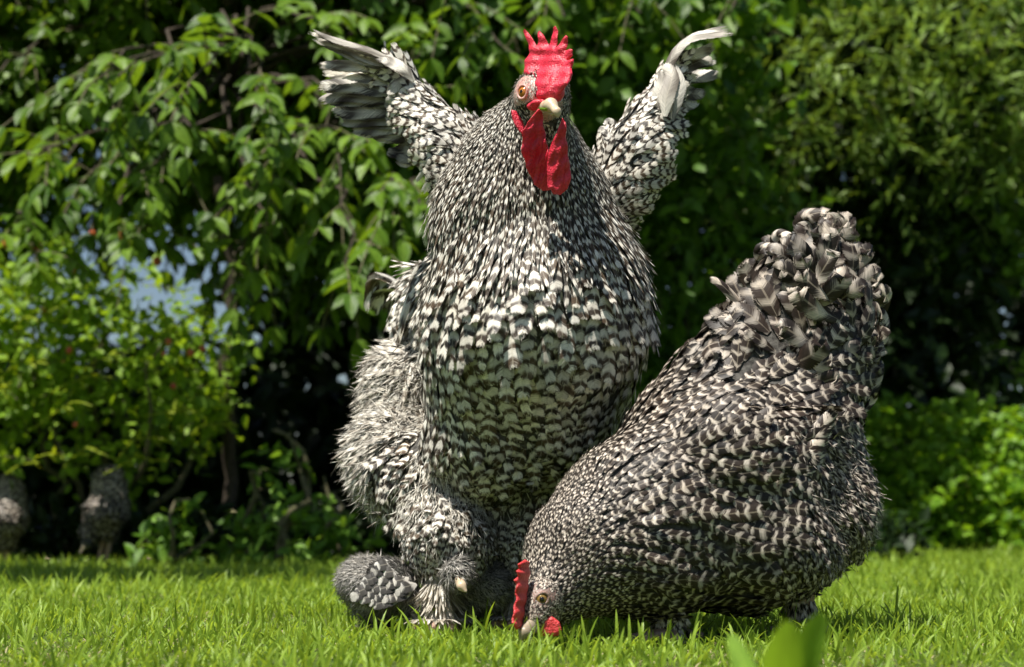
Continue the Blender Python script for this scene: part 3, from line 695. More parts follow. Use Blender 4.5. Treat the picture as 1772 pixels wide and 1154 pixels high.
def build_rooster():
    base = P(830, 1088, 0.02); base[2] = 0
    root = thing('rooster', 'big barred grey rooster with red comb and both wings raised', 'chicken', base)
    m = lambda px, py, y: P(px, py, y)
    prims = [
        E(m(937, 165, -.155), (.027, .040, .032)),
        C(m(940, 175, -.150), m(950, 225, -.150), .026, .022),
        C(m(933, 185, -.125), m(908, 268, -.085), .028, .064),
        C(m(908, 268, -.085), m(905, 370, -.05), .064, .106),
        C(m(905, 370, -.05), m(928, 470, -.04), .106, .124),
        E(m(930, 555, -.04), (.136, .145, .138)),
        E(m(865, 640, .0), (.092, .13, .115)),
        E(m(960, 690, .0), (.09, .12, .10)),
        E(m(850, 760, .02), (.085, .11, .075)),
        E(m(702, 690, .20), (.056, .09, .080)), E(m(698, 790, .17), (.072, .11, .070)), E(m(725, 825, .10), (.070, .09, .060)),
        E(m(730, 560, .24), (.036, .08, .085)), E(m(850, 560, .16), (.10, .12, .14)), E(m(960, 560, .08), (.09, .11, .13)),
        C(m(766, 870, .04), m(776, 935, .0), .062, .055), C(m(772, 955, 0), m(757, 1020, -.01), .032, .016),
        C(m(900, 850, .05), m(905, 950, .04), .050, .034), C(m(905, 950, .04), m(900, 1020, .03), .026, .014),
    ]
    H = P(937, 130, -.12)
    head = P(937, 170, -.155); eyeL = P(909, 162, -.175)
    def region(p, n):
        px, py = pxy(p); N = len(p)
        rnd = rng.random(N)
        hk = sstep(500, 415, py + 14 * np.sin(px * .05) + 60 * (rnd - .5))            # hackle (neck) cape
        up = sstep(190, 430, py)
        flank = sstep(735, 690, px + (py - 700) * .10) * sstep(560, 600, py) * (p[:, 1] > .05)
        saddle = (py > 430) & (py < 610) & (px < 742) & (p[:, 1] > .08)
        leg = sstep(880, 915, py)
        low = sstep(640, 780, py)
        Lp = lerp(lerp(62, 54, low), lerp(18, 54, up), hk); Wp = lerp(lerp(35, 27, low), lerp(4.2, 9.5, up), hk)
        Lp = lerp(Lp, 58, flank); Wp = lerp(Wp, 17, flank)
        Lp = lerp(Lp, 34, leg); Wp = lerp(Wp, 15, leg)
        L = Lp * S * rng.uniform(.72, 1.22, N); W = Wp * S * rng.uniform(.75, 1.25, N)
        r = np.sqrt(lerp(Lp, 36, hk * up) * .27 * Wp * .58) * S * lerp(1, .82, flank)
        # no feathers on the bare face
        fd = np.linalg.norm((p - eyeL) / np.array([.0155, .03, .0165]), axis=1)
        beakz = np.linalg.norm((p - P(950, 190, -.19)) / np.array([.018, .03, .014]), axis=1)
        thr = np.linalg.norm((p - P(955, 228, -.19)) / np.array([.012, .03, .022]), axis=1)
        crn = np.linalg.norm((p - P(955, 138, -.185)) / np.array([.019, .030, .030]), axis=1)
        r = np.where((fd < 1) | (beakz < 1) | (crn < 1), -1, r)
        r = np.where(py > 1012, -1, r)
        # flow: away from the crown of the head, then down the body; flank sweeps back and down
        t = unit(p - H) * np.array([1, 1, 1.0]) + np.array([0, 0, -1.0]) * sstep(300, 480, py)[:, None] * 1.2
        t = unit(t) + flank[:, None] * np.array([-.55, .35, -.25]) + rng.normal(size=(N, 3)) * (.15 + .28 * flank + .18 * low * (1 - flank))[:, None]
        light = lerp(lerp(.66, .44, low), .40, hk) + .24 * (rnd - .5)  # lower breast coloured darker to deepen its shade
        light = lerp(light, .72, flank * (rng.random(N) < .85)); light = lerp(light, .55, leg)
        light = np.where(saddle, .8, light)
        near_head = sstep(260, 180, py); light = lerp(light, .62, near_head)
        nb = lerp(2.6, 2.0, hk); nb = lerp(nb, 1.5, near_head); nb = lerp(nb, 2.2, flank)
        # light bar just short of the tip
        v0 = lerp(.86, .84, hk); phase = .25 - v0 * nb + rng.normal(size=N) * lerp(.15, .22, hk)
        br = (hk < .5) & (flank < .5) & (leg < .5); spb = lerp(.0165, .0140, low)
        wz = -p[:, 2] + .006 * np.sin(p[:, 0] * 42 + 1.0) + .004 * np.sin(p[:, 0] * 95 + p[:, 2] * 60)
        nb = np.where(br, L / spb, nb); phase = np.where(br, wz / spb + .12 * rng.normal(size=N), phase)
        shape = np.where(hk > .5, 1, np.where(flank + low > 1.0, 2, 0)); shape = np.where((flank > .5), 1, shape)
        return dict(r=r, t=t, L=L, W=W, shape=shape, lift=lerp(lerp(.20, .10, sstep(560, 650, py)), .10, hk) + rng.normal(size=N) * .06 + .12 * flank + .10 * low * sstep(740, 820, py), hug=lerp(.14, .10, hk) + 0 * rnd,
                    cup=lerp(.16, .08, hk), nb=nb, phase=phase, light=light, fray=lerp(.75, .60, hk) + .35 * flank + .25 * low * (1 - flank), soft=lerp(.75, .55, hk) + .9 * flank,
                    streak=lerp(.7, .85, hk), curl=.05 + .12 * rng.normal(size=N) * (.3 + low))
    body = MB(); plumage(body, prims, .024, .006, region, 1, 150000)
    # wispy down on flank and thighs
    f = sdf_of(prims, .024)
    def wisps(n, px0, px1, py0, py1, ymin, L, light, dirv):
        c = []
        while sum(len(x) for x in c) < n:
            q = np.stack([rng.uniform(px0, px1, 4 * n), rng.uniform(py0, py1, 4 * n)], 1); yy = rng.uniform(ymin, .3, 4 * n)
            w_ = np.array([P(a, b, y) for (a, b), y in zip(q, yy)]); d = f(w_); w_ = w_[np.abs(d) < .02]; c.append(w_)
        w_ = np.concatenate(c)[:n]
        for _ in range(3): w_ = w_ - grad(f, w_) * f(w_)[:, None]
        g = grad(f, w_)
        feathers(body, w_, unit(g + rng.normal(size=(n, 3)) * .2), np.array(dirv) + rng.normal(size=(n, 3)) * .38, L * rng.uniform(.5, 1.3, n), L * .055, 1, .20 + .14 * rng.normal(size=n), .2, .2, 1.6, rng.random(n), light, .75, 1.0, .8, .3 * rng.normal(size=n), NU=2, NV=5, mi=1)
    wisps(4200, 590, 740, 590, 910, .05, .034, .74, (-.5, .1, -.6))
    wisps(1500, 700, 830, 800, 900, -.05, .030, .98, (-.1, -.2, -1))
    wisps(1500, 700, 930, 860, 1000, -.1, .024, .7, (0, -.1, -1))
    # tuft of long pale feathers under the raised wing
    for (a, b, wd) in (((760, 285), (728, 338), 15), ((762, 300), (738, 362), 16), ((752, 270), (716, 318), 12), ((765, 310), (748, 372), 12), ((1092, 330), (1108, 372), 14), ((1096, 340), (1114, 390), 9)):
        big_feather(body, [P(*a, .0), P(*b, .03)], wd * S, (0.1, -1, .2), 1.2, .3, .95, .7, .8, .2, 1)
    # saddle and wing-bow feathers behind the shoulder, left
    for i in range(26):
        a0 = rng.random(); s0 = P(lerp(742, 715, a0), lerp(450, 560, a0) + rng.uniform(-12, 12), .10 + .1 * rng.random())
        big_feather(body, [s0, s0 + [-.018, .012, -.012], s0 + np.array([-.032, .02, -.055]) * rng.uniform(.8, 1.15)], 17 * S, (-.6, -.7, .35), 2.2, rng.random(), .74, .35, .5, .3, 1)
    # tail tuft hidden behind the body
    for i in range(14):
        a0 = rng.uniform(-.7, .5); s0 = P(770, 560, .27)
        big_feather(body, [s0, s0 + [-.03 + .03 * a0, .06, .05], s0 + [-.05 + .08 * a0, .12, .06 + .03 * rng.random()], s0 + [-.06 + .1 * a0, .16, .03]], .03, (.5, -.3, .8), 4, rng.random(), .5, .35, .5, .3, 1)
    body.build('body', [M['face'] if False else M['core'], M['rooster']], root)
    # bare face skin over the head core
    fb = MB(); fp = [E(m(936, 170, -.158), (.0285, .0415, .033)), E(m(918, 168, -.175), (.016, .02, .018))]
    ff = sdf_of(fp, .012); V, Q = surface(ff, *bounds_of(fp), .0025)
    px, py = pxy(V); keepv = ((np.linalg.norm((V - eyeL) / np.array([.0165, .04, .018]), axis=1) < 1) | (np.linalg.norm((V - P(950, 190, -.19)) / np.array([.022, .04, .018]), axis=1) < 1))
    Q = Q[keepv[Q].all(1)]
    fb.add(V, Q); fo = fb.build('face', M['face'], root)
    fine = MB(); fq = sample_surface(V, Q, 900); gn = grad(ff, fq)
    feathers(fine, fq, gn, np.array([-.3, 0, -1]) + rng.normal(size=(900, 3)) * .3, .0045, .0011, 1, .25, .1, .1, .8, rng.random(900), 1.0, .3, .5, .4, NU=2, NV=2)
    fine.build('bristle', M['rooster'], fo)
    # comb, turned with the head: rear (left) farther from the lens
    def place_c(px, py, z):
        y = -.160 - (px - 912) / 80 * .050 - .022 * float(sstep(105, 160, py))
        q = P(px, py, y); return q + np.array([-.40, -.90, 0]) * z * S
    comb = [(929, 172), (921, 140), (908, 128), (908, 105), (917, 92), (915, 80), (905, 54), (908, 50), (920, 64), (930, 80), (933, 70), (931, 57), (934, 53), (941, 60), (949, 78), (954, 66), (957, 48), (961, 44), (966, 54), (966, 72), (963, 84), (972, 72), (980, 61), (983, 64), (981, 80), (978, 88), (986, 84), (991, 86), (990, 96), (982, 104), (993, 102), (994, 108), (989, 118), (992, 128), (984, 146), (972, 158), (958, 170), (945, 176)]
    cb = MB(); wv, wq = poly_blade(comb, 9, 13, place_c, .8, lambda p: 2.2 * np.sin(p[:, 0] * .16 + p[:, 1] * .05) + 1.2 * np.sin(p[:, 1] * .31), 17, lambda p: np.clip((p[:, 1] - 40) / 80, .35, 1)); cb.add(wv, wq)
    # fleshy front of the comb over the beak
    fr = [E(P(957, 163, -.205), (.0105, .010, .0085)), E(P(962, 145, -.204), (.0085, .010, .013))]
    v2, q2 = surface(sdf_of(fr, .012), *bounds_of(fr), .0016); cb.add(v2, q2)
    cb.build('comb', M['comb'], root)
    # wattles
    wl = [(930, 186), (922, 196), (914, 212), (909, 232), (908, 262), (912, 292), (922, 318), (936, 328), (950, 327), (956, 314), (956, 290), (951, 264), (943, 238), (937, 212), (935, 192)]
    wr = [(972, 205), (964, 222), (956, 243), (949, 266), (947, 296), (947, 326), (956, 337), (968, 338), (980, 328), (987, 308), (986, 284), (982, 262), (979, 238), (977, 212)]
    for poly, yb, sg in ((wl, -.215, 1), (wr, -.226, -1)):
        def place_w(px, py, z, yb=yb, sg=sg): return P(px, py, yb + .03 * (py - 190) / 140) + np.array([-.35 * sg, -.94, 0]) * z * S
        cxm = np.mean([q[0] for q in poly])
        wb = MB(); wv, wq = poly_blade(poly, 4.2, 6, place_w, .8, lambda p, c=cxm, g=sg: g * (-9 + np.minimum(((p[:, 0] - c) / 22) ** 2, 1.6) * 20 * np.clip((330 - p[:, 1]) / 60, 0, 1)) * (1 if g > 0 else .6) + 1.6 * np.sin(p[:, 1] * .2 + p[:, 0] * .13) + 1.4 * np.sin(p[:, 0] * .45 + p[:, 1] * .12), 40); wb.add(wv, wq)
        wb.build('wattle', M['comb'], root)
    ear = [(886, 190), (893, 192), (902, 205), (910, 224), (909, 236), (901, 230), (891, 216), (886, 202)]
    eb = MB(); wv, wq = poly_blade(ear, 4, 6, lambda px, py, z: P(px, py, -.172) + np.array([-.6, -.8, 0]) * z * S, .8); eb.add(wv, wq); eb.build('ear_lobe', M['comb'], root)
    gp = MB(); rp = [E(P(924, 184, -.196), (.008, .006, .0045)), E(P(936, 178, -.203), (.011, .006, .004))]; v2, q2 = surface(sdf_of(rp, .004), *bounds_of(rp), .0012); gp.add(v2, q2); gp.build('gape_skin', M['comb'], root)
    # beak
    bk = MB(); up_ = [C(P(938, 186, -.195), P(953, 182, -.220), .0070, .0066), C(P(953, 182, -.220), P(964, 193, -.232), .0066, .0034), C(P(964, 193, -.232), P(966, 202, -.234), .0034, .0010)]
    v2, q2 = surface(sdf_of(up_, .006), *bounds_of(up_), .0012); bk.add(v2, q2)
    lo_ = [C(P(937, 191, -.195), P(957, 197, -.222), .0040, .0022)]; v2, q2 = surface(sdf_of(lo_, .004), *bounds_of(lo_), .0012); bk.add(v2, q2)
    bk.build('beak', M['beak'], root)
    gb = MB(); tube(gb, [P(934, 188, -.205), P(945, 189, -.226)], .0016, 6); gb.build('grass_scrap', M['weed'], root)
    # eye
    yy = np.linspace(-.26, -.14, 241); ye = yy[np.argmax(ff(np.array([P(909, 161, y) for y in yy])) < 0)]; ec = P(909, 161, ye + .0058)
    lid = MB(); a = np.linspace(0, 2 * np.pi, 21); axu = np.array([.78, -.62, 0]); nrm = np.array([-.62, -.78, .05])
    tube(lid, ec + nrm * .0050 + axu * (np.cos(a) * .0066)[:, None] + np.array([0, 0, 1.0]) * (np.sin(a) * .0074)[:, None], .0017, 7); lid.build('eyelid', M['face'], root)
    e1 = MB(); ball(e1, ec, .0078); eo = e1.build('eye', M['eye'], root)
    e2 = MB(); ball(e2, ec + nrm * .0057, .0027, 0, 9); e2.build('pupil', M['pupil'], eo)
    ec2 = P(969, 160, -.135); e1 = MB(); ball(e1, ec2, .006); e1.build('eye', M['eye'], root)
    # wings: covert-clad arm + flight feathers
    def wing(arm, prim, sign, cover, far):
        wb = MB(); ap = [C(m(*a), m(*b), ra * S, rb * S, dy) for a, b, ra, rb, dy in arm]
        elbow, wrist = m(*arm[0][0]), m(*arm[-1][1]); ax = unit(wrist - elbow)
        def reg(p, n):
            N = len(p); q = np.clip(((p - elbow) @ ax) / np.linalg.norm(wrist - elbow), 0, 1); rnd = rng.random(N)
            Lp = lerp(48, 58, q); Wp = lerp(20, 22, q)
            t = ax * .75 + np.array([.25 * sign, .25, -.35]) + rng.normal(size=(N, 3)) * .13
            nb = 3.0 + 0 * q
            return dict(r=np.sqrt(Lp * .21 * Wp * .60) * S, t=t, L=Lp * S * rng.uniform(.85, 1.15, N), W=Wp * S, shape=np.where(rnd < .5, 0, 2), lift=.10 + .05 * rng.normal(size=N), hug=.10, cup=.15,
                        nb=nb, phase=.25 - .84 * nb + .10 * rng.normal(size=N), light=lerp(.64, .92, q ** 2) + .06 * rng.normal(size=N), fray=.65, soft=.5, streak=.7, curl=.05 * rng.normal(size=N))
        plumage(wb, ap, .02, .005, reg, 1, 30000)
        for pts, wd, nrm, lt, nb in prim:
            for c_ in range(2):
                j_ = rng.normal(size=(len(pts), 3)) * np.array([.0022, .0010, .0024]) * np.linspace(.3, 1.3, len(pts))[:, None]
                big_feather(wb, np.array([m(*q) for q in pts]) + j_ + np.array([0, .003 * c_, 0]), wd * rng.uniform(.95, 1.3) * S, nrm, nb * .75, rng.random(), lt - .02 + .10 * rng.normal(), .5, 1.5, .15, 1, asym=.0, streak=1.0, tip=.45)
        wb.build('wing', [M['core'], M['rooster']], root)
    nl = (.15, -.9, .35)
    wing([((815, 320, .02), (785, 262, .03), 62, 58, 1), ((785, 262, .03), (735, 205, .05), 58, 42, .8), ((735, 205, .05), (700, 140, .06), 40, 24, .7), ((700, 140, .06), (668, 108, .05), 22, 11, .8)],
         [(((700, 115, .05), (640, 88, .035), (580, 68, .02), (532, 48, .0)), 26, (.1, -.7, .7), .95, 3.2), (((698, 125, .055), (640, 105, .04), (590, 88, .03), (540, 66, .02)), 24, (.1, -.8, .6), .97, 3),
          (((690, 122, .055), (650, 100, .045), (600, 82, .035), (552, 60, .02)), 22, (0, -.8, .6), .8, 4),
          (((692, 140, .06), (640, 118, .05), (590, 112, .04), (545, 108, .03)), 25, nl, .97, 3), (((690, 150, .06), (640, 132, .055), (590, 125, .05), (552, 120, .045)), 22, nl, .85, 4),
          (((692, 165, .065), (640, 150, .06), (590, 148, .06), (542, 150, .05)), 29, nl, .72, 3.4), (((695, 180, .07), (640, 172, .07), (595, 172, .07), (556, 172, .06)), 30, nl, .60, 3), (((698, 195, .075), (650, 190, .075), (605, 192, .075), (570, 188, .07)), 30, nl, .55, 2.6),
          (((705, 212, .08), (660, 208, .08), (620, 208, .08), (590, 206, .08)), 32, nl, .5, 2.4), (((710, 225, .08), (670, 224, .085), (635, 224, .085), (606, 220, .085)), 30, nl, .52, 2.4), (((715, 235, .08), (690, 236, .085), (660, 238, .09), (640, 234, .09)), 26, nl, .5, 2),
          (((730, 252, .08), (710, 254, .085), (690, 262, .09), (668, 258, .09)), 24, nl, .5, 2), (((740, 270, .075), (720, 275, .08), (700, 278, .08), (686, 270, .08)), 20, nl, .55, 2),
          (((705, 130, .045), (692, 140, .04), (680, 152, .04), (668, 160, .045)), 22, nl, .98, 1.5), (((712, 150, .04), (698, 160, .038), (684, 172, .04), (672, 186, .05)), 20, nl, .95, 1.5), (((716, 140, .035), (700, 120, .03), (680, 104, .03), (655, 98, .03)), 24, (.1, -.9, .5), .92, 2.5)],
         -1, None, None)
    nr = (-.1, -.95, .25)
    wing([((1062, 345, .0), (1092, 285, .01), 50, 58, 1), ((1092, 285, .01), (1120, 225, .03), 58, 48, .8), ((1120, 225, .03), (1146, 165, .04), 42, 26, .7), ((1146, 165, .04), (1158, 120, .04), 20, 10, .8)],
         [(((1148, 135, .04), (1165, 95, .03), (1205, 64, .02), (1272, 60, .0)), 25, (-.2, -.7, .7), .97, 2.2), (((1152, 128, .045), (1172, 88, .04), (1210, 60, .03), (1268, 52, .02)), 20, (-.2, -.7, .7), .85, 3),
          (((1158, 130, .05), (1180, 102, .045), (1208, 92, .04), (1244, 84, .03)), 24, nr, .72, 2.2), (((1160, 140, .055), (1185, 118, .05), (1215, 108, .05), (1238, 104, .05)), 22, nr, .45, 2.2),
          (((1162, 145, .06), (1185, 134, .06), (1215, 128, .06), (1248, 128, .05)), 33, nr, .72, 2.4), (((1165, 158, .065), (1182, 156, .065), (1200, 160, .065), (1222, 156, .065)), 26, nr, .55, 2),
          (((1160, 170, .06), (1172, 172, .065), (1190, 178, .065), (1206, 172, .07)), 30, nr, .5, 1.6),
          (((1150, 200, .0), (1156, 165, .0), (1160, 130, .01), (1150, 110, .02)), 24, (-.1, -1, .1), .99, 1.1), (((1165, 205, .005), (1174, 170, .005), (1176, 140, .01), (1163, 112, .02)), 20, (.1, -1, .1), .99, 1.1), (((1138, 205, .01), (1140, 170, .01), (1146, 140, .015), (1142, 118, .02)), 20, (-.3, -1, .1), .8, 2),
          (((1120, 215, .02), (1128, 180, .02), (1134, 150, .03)), 20, (-.3, -1, .1), .5, 2.5), (((1105, 215, .03), (1118, 190, .03), (1128, 168, .04)), 18, (-.3, -1, .1), .6, 3), (((1090, 222, .03), (1100, 205, .03), (1112, 190, .04)), 16, (-.3, -1, .1), .55, 3),
          (((1060, 235, .03), (1046, 226, .03), (1034, 232, .03)), 14, (-.1, -.9, .4), .6, 3), (((1072, 225, .03), (1058, 214, .03), (1046, 218, .03)), 14, (-.1, -.9, .4), .6, 3)],
         1, None, None)
    # feet: toes and white feather boots
    for cx, y0, w_ in ((757, -.02, 1.0), (893, .03, .8)):
        fbm = MB(); a = P(cx + 6, 985, y0); g = P(cx, 1085, y0); g[2] = .012
        pr = [C(a, g, .013, .010)] + [C(g, g + np.array([dx, dy, -.006]), .009, .006) for dx, dy in ((-.026, -.022), (-.006, -.036), (.020, -.028), (.01, .03))]
        v2, q2 = surface(sdf_of(pr, .006), *bounds_of(pr), .003); fbm.add(v2, q2)
        n = 1100; s_ = rng.random(n); aa = rng.random(n) * 6.283
        c = lerp(a, g, s_[:, None]); out = np.stack([np.cos(aa), np.sin(aa), 0 * aa], 1)
        feathers(fbm, c + out * .010, unit(out + [0, 0, .25]), np.array([0, -.15, -1]) + out * .55 + rng.normal(size=(n, 3)) * .25, (.040 + .012 * s_) * rng.uniform(.6, 1.25, n) * w_, .006, 1, .25, .3, .3, 1.2, rng.random(n), .85, .7, .9, .7, .35, NU=2, NV=5, mi=1)
        n = 130; aa = rng.uniform(-3.0, .2, n); out = np.stack([np.cos(aa), np.sin(aa), 0 * aa], 1)
        feathers(fbm, g + out * rng.uniform(.005, .03, n)[:, None] + [0, 0, .004], unit(out * .3 + [0, 0, 1.0]), out + rng.normal(size=(n, 3)) * .3, .027 * rng.uniform(.6, 1.2, n) * w_, .007, 1, .60, .9, .3, 1.6, rng.random(n), .6, .6, .9, .7, NU=2, NV=5, mi=1)
        fbm.build('foot', [M['toe'], M['fluff']], root)
build_rooster()

# ------------------------------------------------------------------ hen
def build_hen():
    y0 = -.16
    base = P(1230, 1090, y0); base[2] = 0
    root = thing('hen', 'brown-grey barred hen with curled tail feathers pecking in the grass', 'chicken', base)
    m = P
    prims = [
        E(m(945, 1035, -.275), (.027, .034, .030)),
        C(m(955, 1020, -.265), m(1010, 965, -.235), .034, .064),
        C(m(1010, 965, -.235), m(1095, 915, -.19), .064, .092),
        C(m(1095, 915, -.19), m(1235, 840, -.13), .092, .116),
        C(m(1235, 840, -.13), m(1340, 760, -.09), .112, .088),
        C(m(1345, 740, -.08), m(1395, 590, -.06), .092, .074, .8), C(m(1395, 590, -.06), m(1418, 490, -.05), .072, .052, .7),
        E(m(1260, 935, -.14), (.115, .11, .082)), E(m(1120, 985, -.19), (.08, .085, .052)),
        C(m(1165, 755, -.12), m(1275, 655, -.09), .058, .062),
        E(m(1285, 655, -.08), (.052, .06, .070)), E(m(1345, 570, -.07), (.052, .055, .075)),
        E(m(1425, 870, -.07), (.056, .09, .078)), E(m(1365, 945, -.10), (.054, .075, .052)),
    ]
    hc = m(945, 1035, -.275)
    def region(p, n):
        px, py = pxy(p); N = len(p); rnd = rng.random(N)
        neck = sstep(1130, 1000, px + (1000 - py) * .15)
        ax = np.clip((px - 940) / 480, 0, 1)
        tail = sstep(680, 560, py + (px - 1300) * .15)
        thigh = sstep(1345, 1385, px - (900 - py) * .28) * sstep(720, 770, py)
        belly = sstep(930, 1010, py) * (1 - neck)
        Lp = lerp(lerp(34, 58, sstep(.1, .6, ax)), 16, neck * .9); Wp = lerp(lerp(17, 36, sstep(.15, .7, ax)), 5, neck * .9)
        Lp = lerp(Lp, 74, tail); Wp = lerp(Wp, 44, tail); Lp = lerp(Lp, 46, thigh); Wp = lerp(Wp, 20, thigh)
        L = Lp * .93 * S * rng.uniform(.75, 1.3, N); W = Wp * .93 * S * rng.uniform(.75, 1.2, N)
        r = np.sqrt(Lp * .29 * Wp * .60) * .93 * S * lerp(1, .85, thigh)
        q = (p - hc) / np.array([.03, .05, .03])
        face = np.linalg.norm((p - m(936, 1045, -.31)) / np.array([.020, .03, .024]), axis=1) < 1
        r = np.where(face, -1, r)
        back = np.array([.70, .12, .55]); side = np.array([.80, .15, -.25])
        k = sstep(-.3, .75, n[:, 2])[:, None]
        t = lerp(side, back, k)
        tc = m(1400, 620, -.06)
        tt = unit(p - tc) + np.array([0, 0, 1.1]); t = lerp(t, tt, tail[:, None]); t = lerp(t, np.array([.35, .1, -.9]), thigh[:, None] * .8)
        t = lerp(t, unit(p - m(915, 1075, -.30)), (neck * .8)[:, None])
        t = t + rng.normal(size=(N, 3)) * lerp(.22, .32, np.maximum(tail, thigh * .7))[:, None]
        nb = lerp(lerp(2.8, 1.6, neck), 2.2, tail); v0 = lerp(.80, .9, neck)
        sp = lerp(.0095, .0135, sstep(.1, .6, ax)); qd = np.linalg.norm(p - hc, axis=1) + .006 * np.sin(p[:, 0] * 60 + p[:, 2] * 35) + .004 * np.sin(p[:, 2] * 110 - p[:, 0] * 40)
        coh = (neck < .35) & (tail < .5) & (thigh < .5)
        nb = np.where(coh, L / sp, nb); ph_ = np.where(coh, -.1 + qd / sp + .09 * rng.normal(size=N), .25 - v0 * nb + .15 * rng.normal(size=N))
        return dict(r=r, t=t, L=L, W=W, shape=np.where(thigh > .5, 2, np.where(neck > .45, 1, 0)), lift=.22 + .05 * rng.normal(size=N) + .10 * thigh + .15 * tail, hug=lerp(.28, .16, neck) + .1 * tail, cup=lerp(.20, .16, neck),
                    nb=nb, phase=ph_, light=lerp(lerp(.12, .18, thigh), .32, neck) + .16 * (rnd - .5) - .06 * tail, fray=.70 + .15 * thigh + 0 * rnd, soft=lerp(.65, .45, neck) + .3 * thigh + .5 * tail,
                    streak=.85, curl=np.where(tail > .5, -.22 + .2 * rng.normal(size=N), .06 * rng.normal(size=N)))
    body = MB(); plumage(body, prims, .022, .005, region, 1, 150000)
    f = sdf_of(prims, .022)
    # wispy fringe on the rear
    n = 2600; w_ = np.array([P(a, b, y) for a, b, y in zip(rng.uniform(1330, 1530, 20 * n), rng.uniform(730, 1010, 20 * n), rng.uniform(-.2, .06, 20 * n))]); w_ = w_[np.abs(f(w_)) < .02][:n]; n = len(w_)
    for _ in range(3): w_ = w_ - grad(f, w_) * f(w_)[:, None]
    g = grad(f, w_)
    feathers(body, w_, unit(g + rng.normal(size=(n, 3)) * .2), np.array([.55, .2, -.6]) + rng.normal(size=(n, 3)) * .4, .026 * rng.uniform(.5, 1.3, n), .0016, 1, .22 + .14 * rng.normal(size=n), .2, .2, 1.8, rng.random(n), .55, .75, .8, .8, .3 * rng.normal(size=n), NU=2, NV=5, mi=1)
    body.build('body', [M['core'], M['hen']], root)
    # folded wing laid on the flank
    wb = MB(); wp = [C(m(1120, 835, -.215), m(1250, 795, -.222), .036, .056, .55), C(m(1250, 795, -.222), m(1395, 745, -.168), .056, .026, .55)]
    def reg(p, nn):
        N = len(p); px, py = pxy(p); a = np.clip((px - 1080) / 340, 0, 1)
        t = np.array([.85, .2, .10]) + rng.normal(size=(N, 3)) * .18; t[:, 2] += (790 - py) / 160
        Lp = lerp(36, 60, a); Wp = lerp(22, 32, a); Lw = Lp * .93 * S * rng.uniform(.85, 1.15, N); sp = .0135; qd = np.linalg.norm(p - hc, axis=1) + .006 * np.sin(p[:, 0] * 60 + p[:, 2] * 35) + .004 * np.sin(p[:, 2] * 110 - p[:, 0] * 40); nb = Lw / sp
        return dict(r=np.where(nn[:, 1] > .35, -1, np.sqrt(Lp * .29 * Wp * .60) * .93 * S), t=t, L=Lw, W=Wp * .93 * S, shape=0, lift=.2 + .05 * rng.normal(size=N), hug=.28, cup=.2, nb=nb, phase=-.1 + qd / sp + .09 * rng.normal(size=N),
                    light=.12 + .10 * rng.normal(size=N), fray=.7, soft=.6, streak=.85, curl=.05 * rng.normal(size=N))
    plumage(wb, wp, .02, .005, reg, 1, 22000)
    for i in range(6):
        a0 = i / 5; s0 = P(1325 + 8 * i, 842 - 12 * i, -.225 + .01 * i); e0 = P(1430 + 4 * i, 785 - 16 * i, -.178)
        big_feather(wb, [s0, (s0 + e0) / 2 + [0, -.012, -.004], e0], 30 * S, (.25, -.9, .25), 4.2, rng.random(), .40, .4, .5, .4, 1)
    wb.build('wing', [M['core'], M['hen']], root)
    # curled tail feathers
    tb = MB(); tc = m(1398, 590, -.06)
    rim = np.array([(1262, 548), (1270, 515), (1305, 488), (1318, 455), (1322, 430), (1355, 415), (1385, 402), (1402, 380), (1430, 372), (1460, 382), (1480, 405), (1494, 430), (1502, 460), (1520, 490), (1530, 520), (1524, 550), (1510, 580), (1518, 620), (1520, 650)], float)
    for k in range(84):
        f_ = rng.random() * (len(rim) - 1.001); i0 = int(f_); o2 = lerp(rim[i0], rim[i0 + 1], f_ - i0)
        ax_ = np.array([lerp(1375, 1428, np.clip((650 - o2[1]) / 250, 0, 1)), np.clip(o2[1] + 70, 440, 680)])
        rr = 1.0 if k < 50 else rng.uniform(.15, .95)
        tip = lerp(ax_, o2, rr) + rng.normal(size=2) * 4
        front = -math.sqrt(max(0, 1 - rr ** 2)) * rng.choice([1, 1, 1, -1])
        yt = -.06 + .085 * front
        dirp = unit(o2 - ax_); sw = rng.choice([-1, 1]) * rng.uniform(.1, .7)
        perp = np.array([-dirp[1], dirp[0]]) * sw
        ln = rng.uniform(60, 92)
        b0 = tip - dirp * ln + perp * 8; m1 = tip - dirp * ln * .45 - perp * 5
        pts = [P(b0[0], b0[1], yt + .022), P(m1[0], m1[1], yt - .004), P(tip[0], tip[1], yt - .008), P(tip[0] + dirp[0] * 5 + perp[0] * 9, tip[1] + dirp[1] * 5 + perp[1] * 9 + 3, yt - .004 - .006 * rng.random())]
        nrm = unit(np.array([dirp[0] * .5, -1.0 if front <= 0 else .7, -dirp[1] * .5]) + rng.normal(size=3) * .14)
        big_feather(tb, pts, rng.uniform(38, 56) * .93 * S, nrm, 2.2, rng.random(), .26 + .10 * rng.normal(), .7, 1.2, .32, 0, NU=6, NV=14, streak=.95, tip=.55)
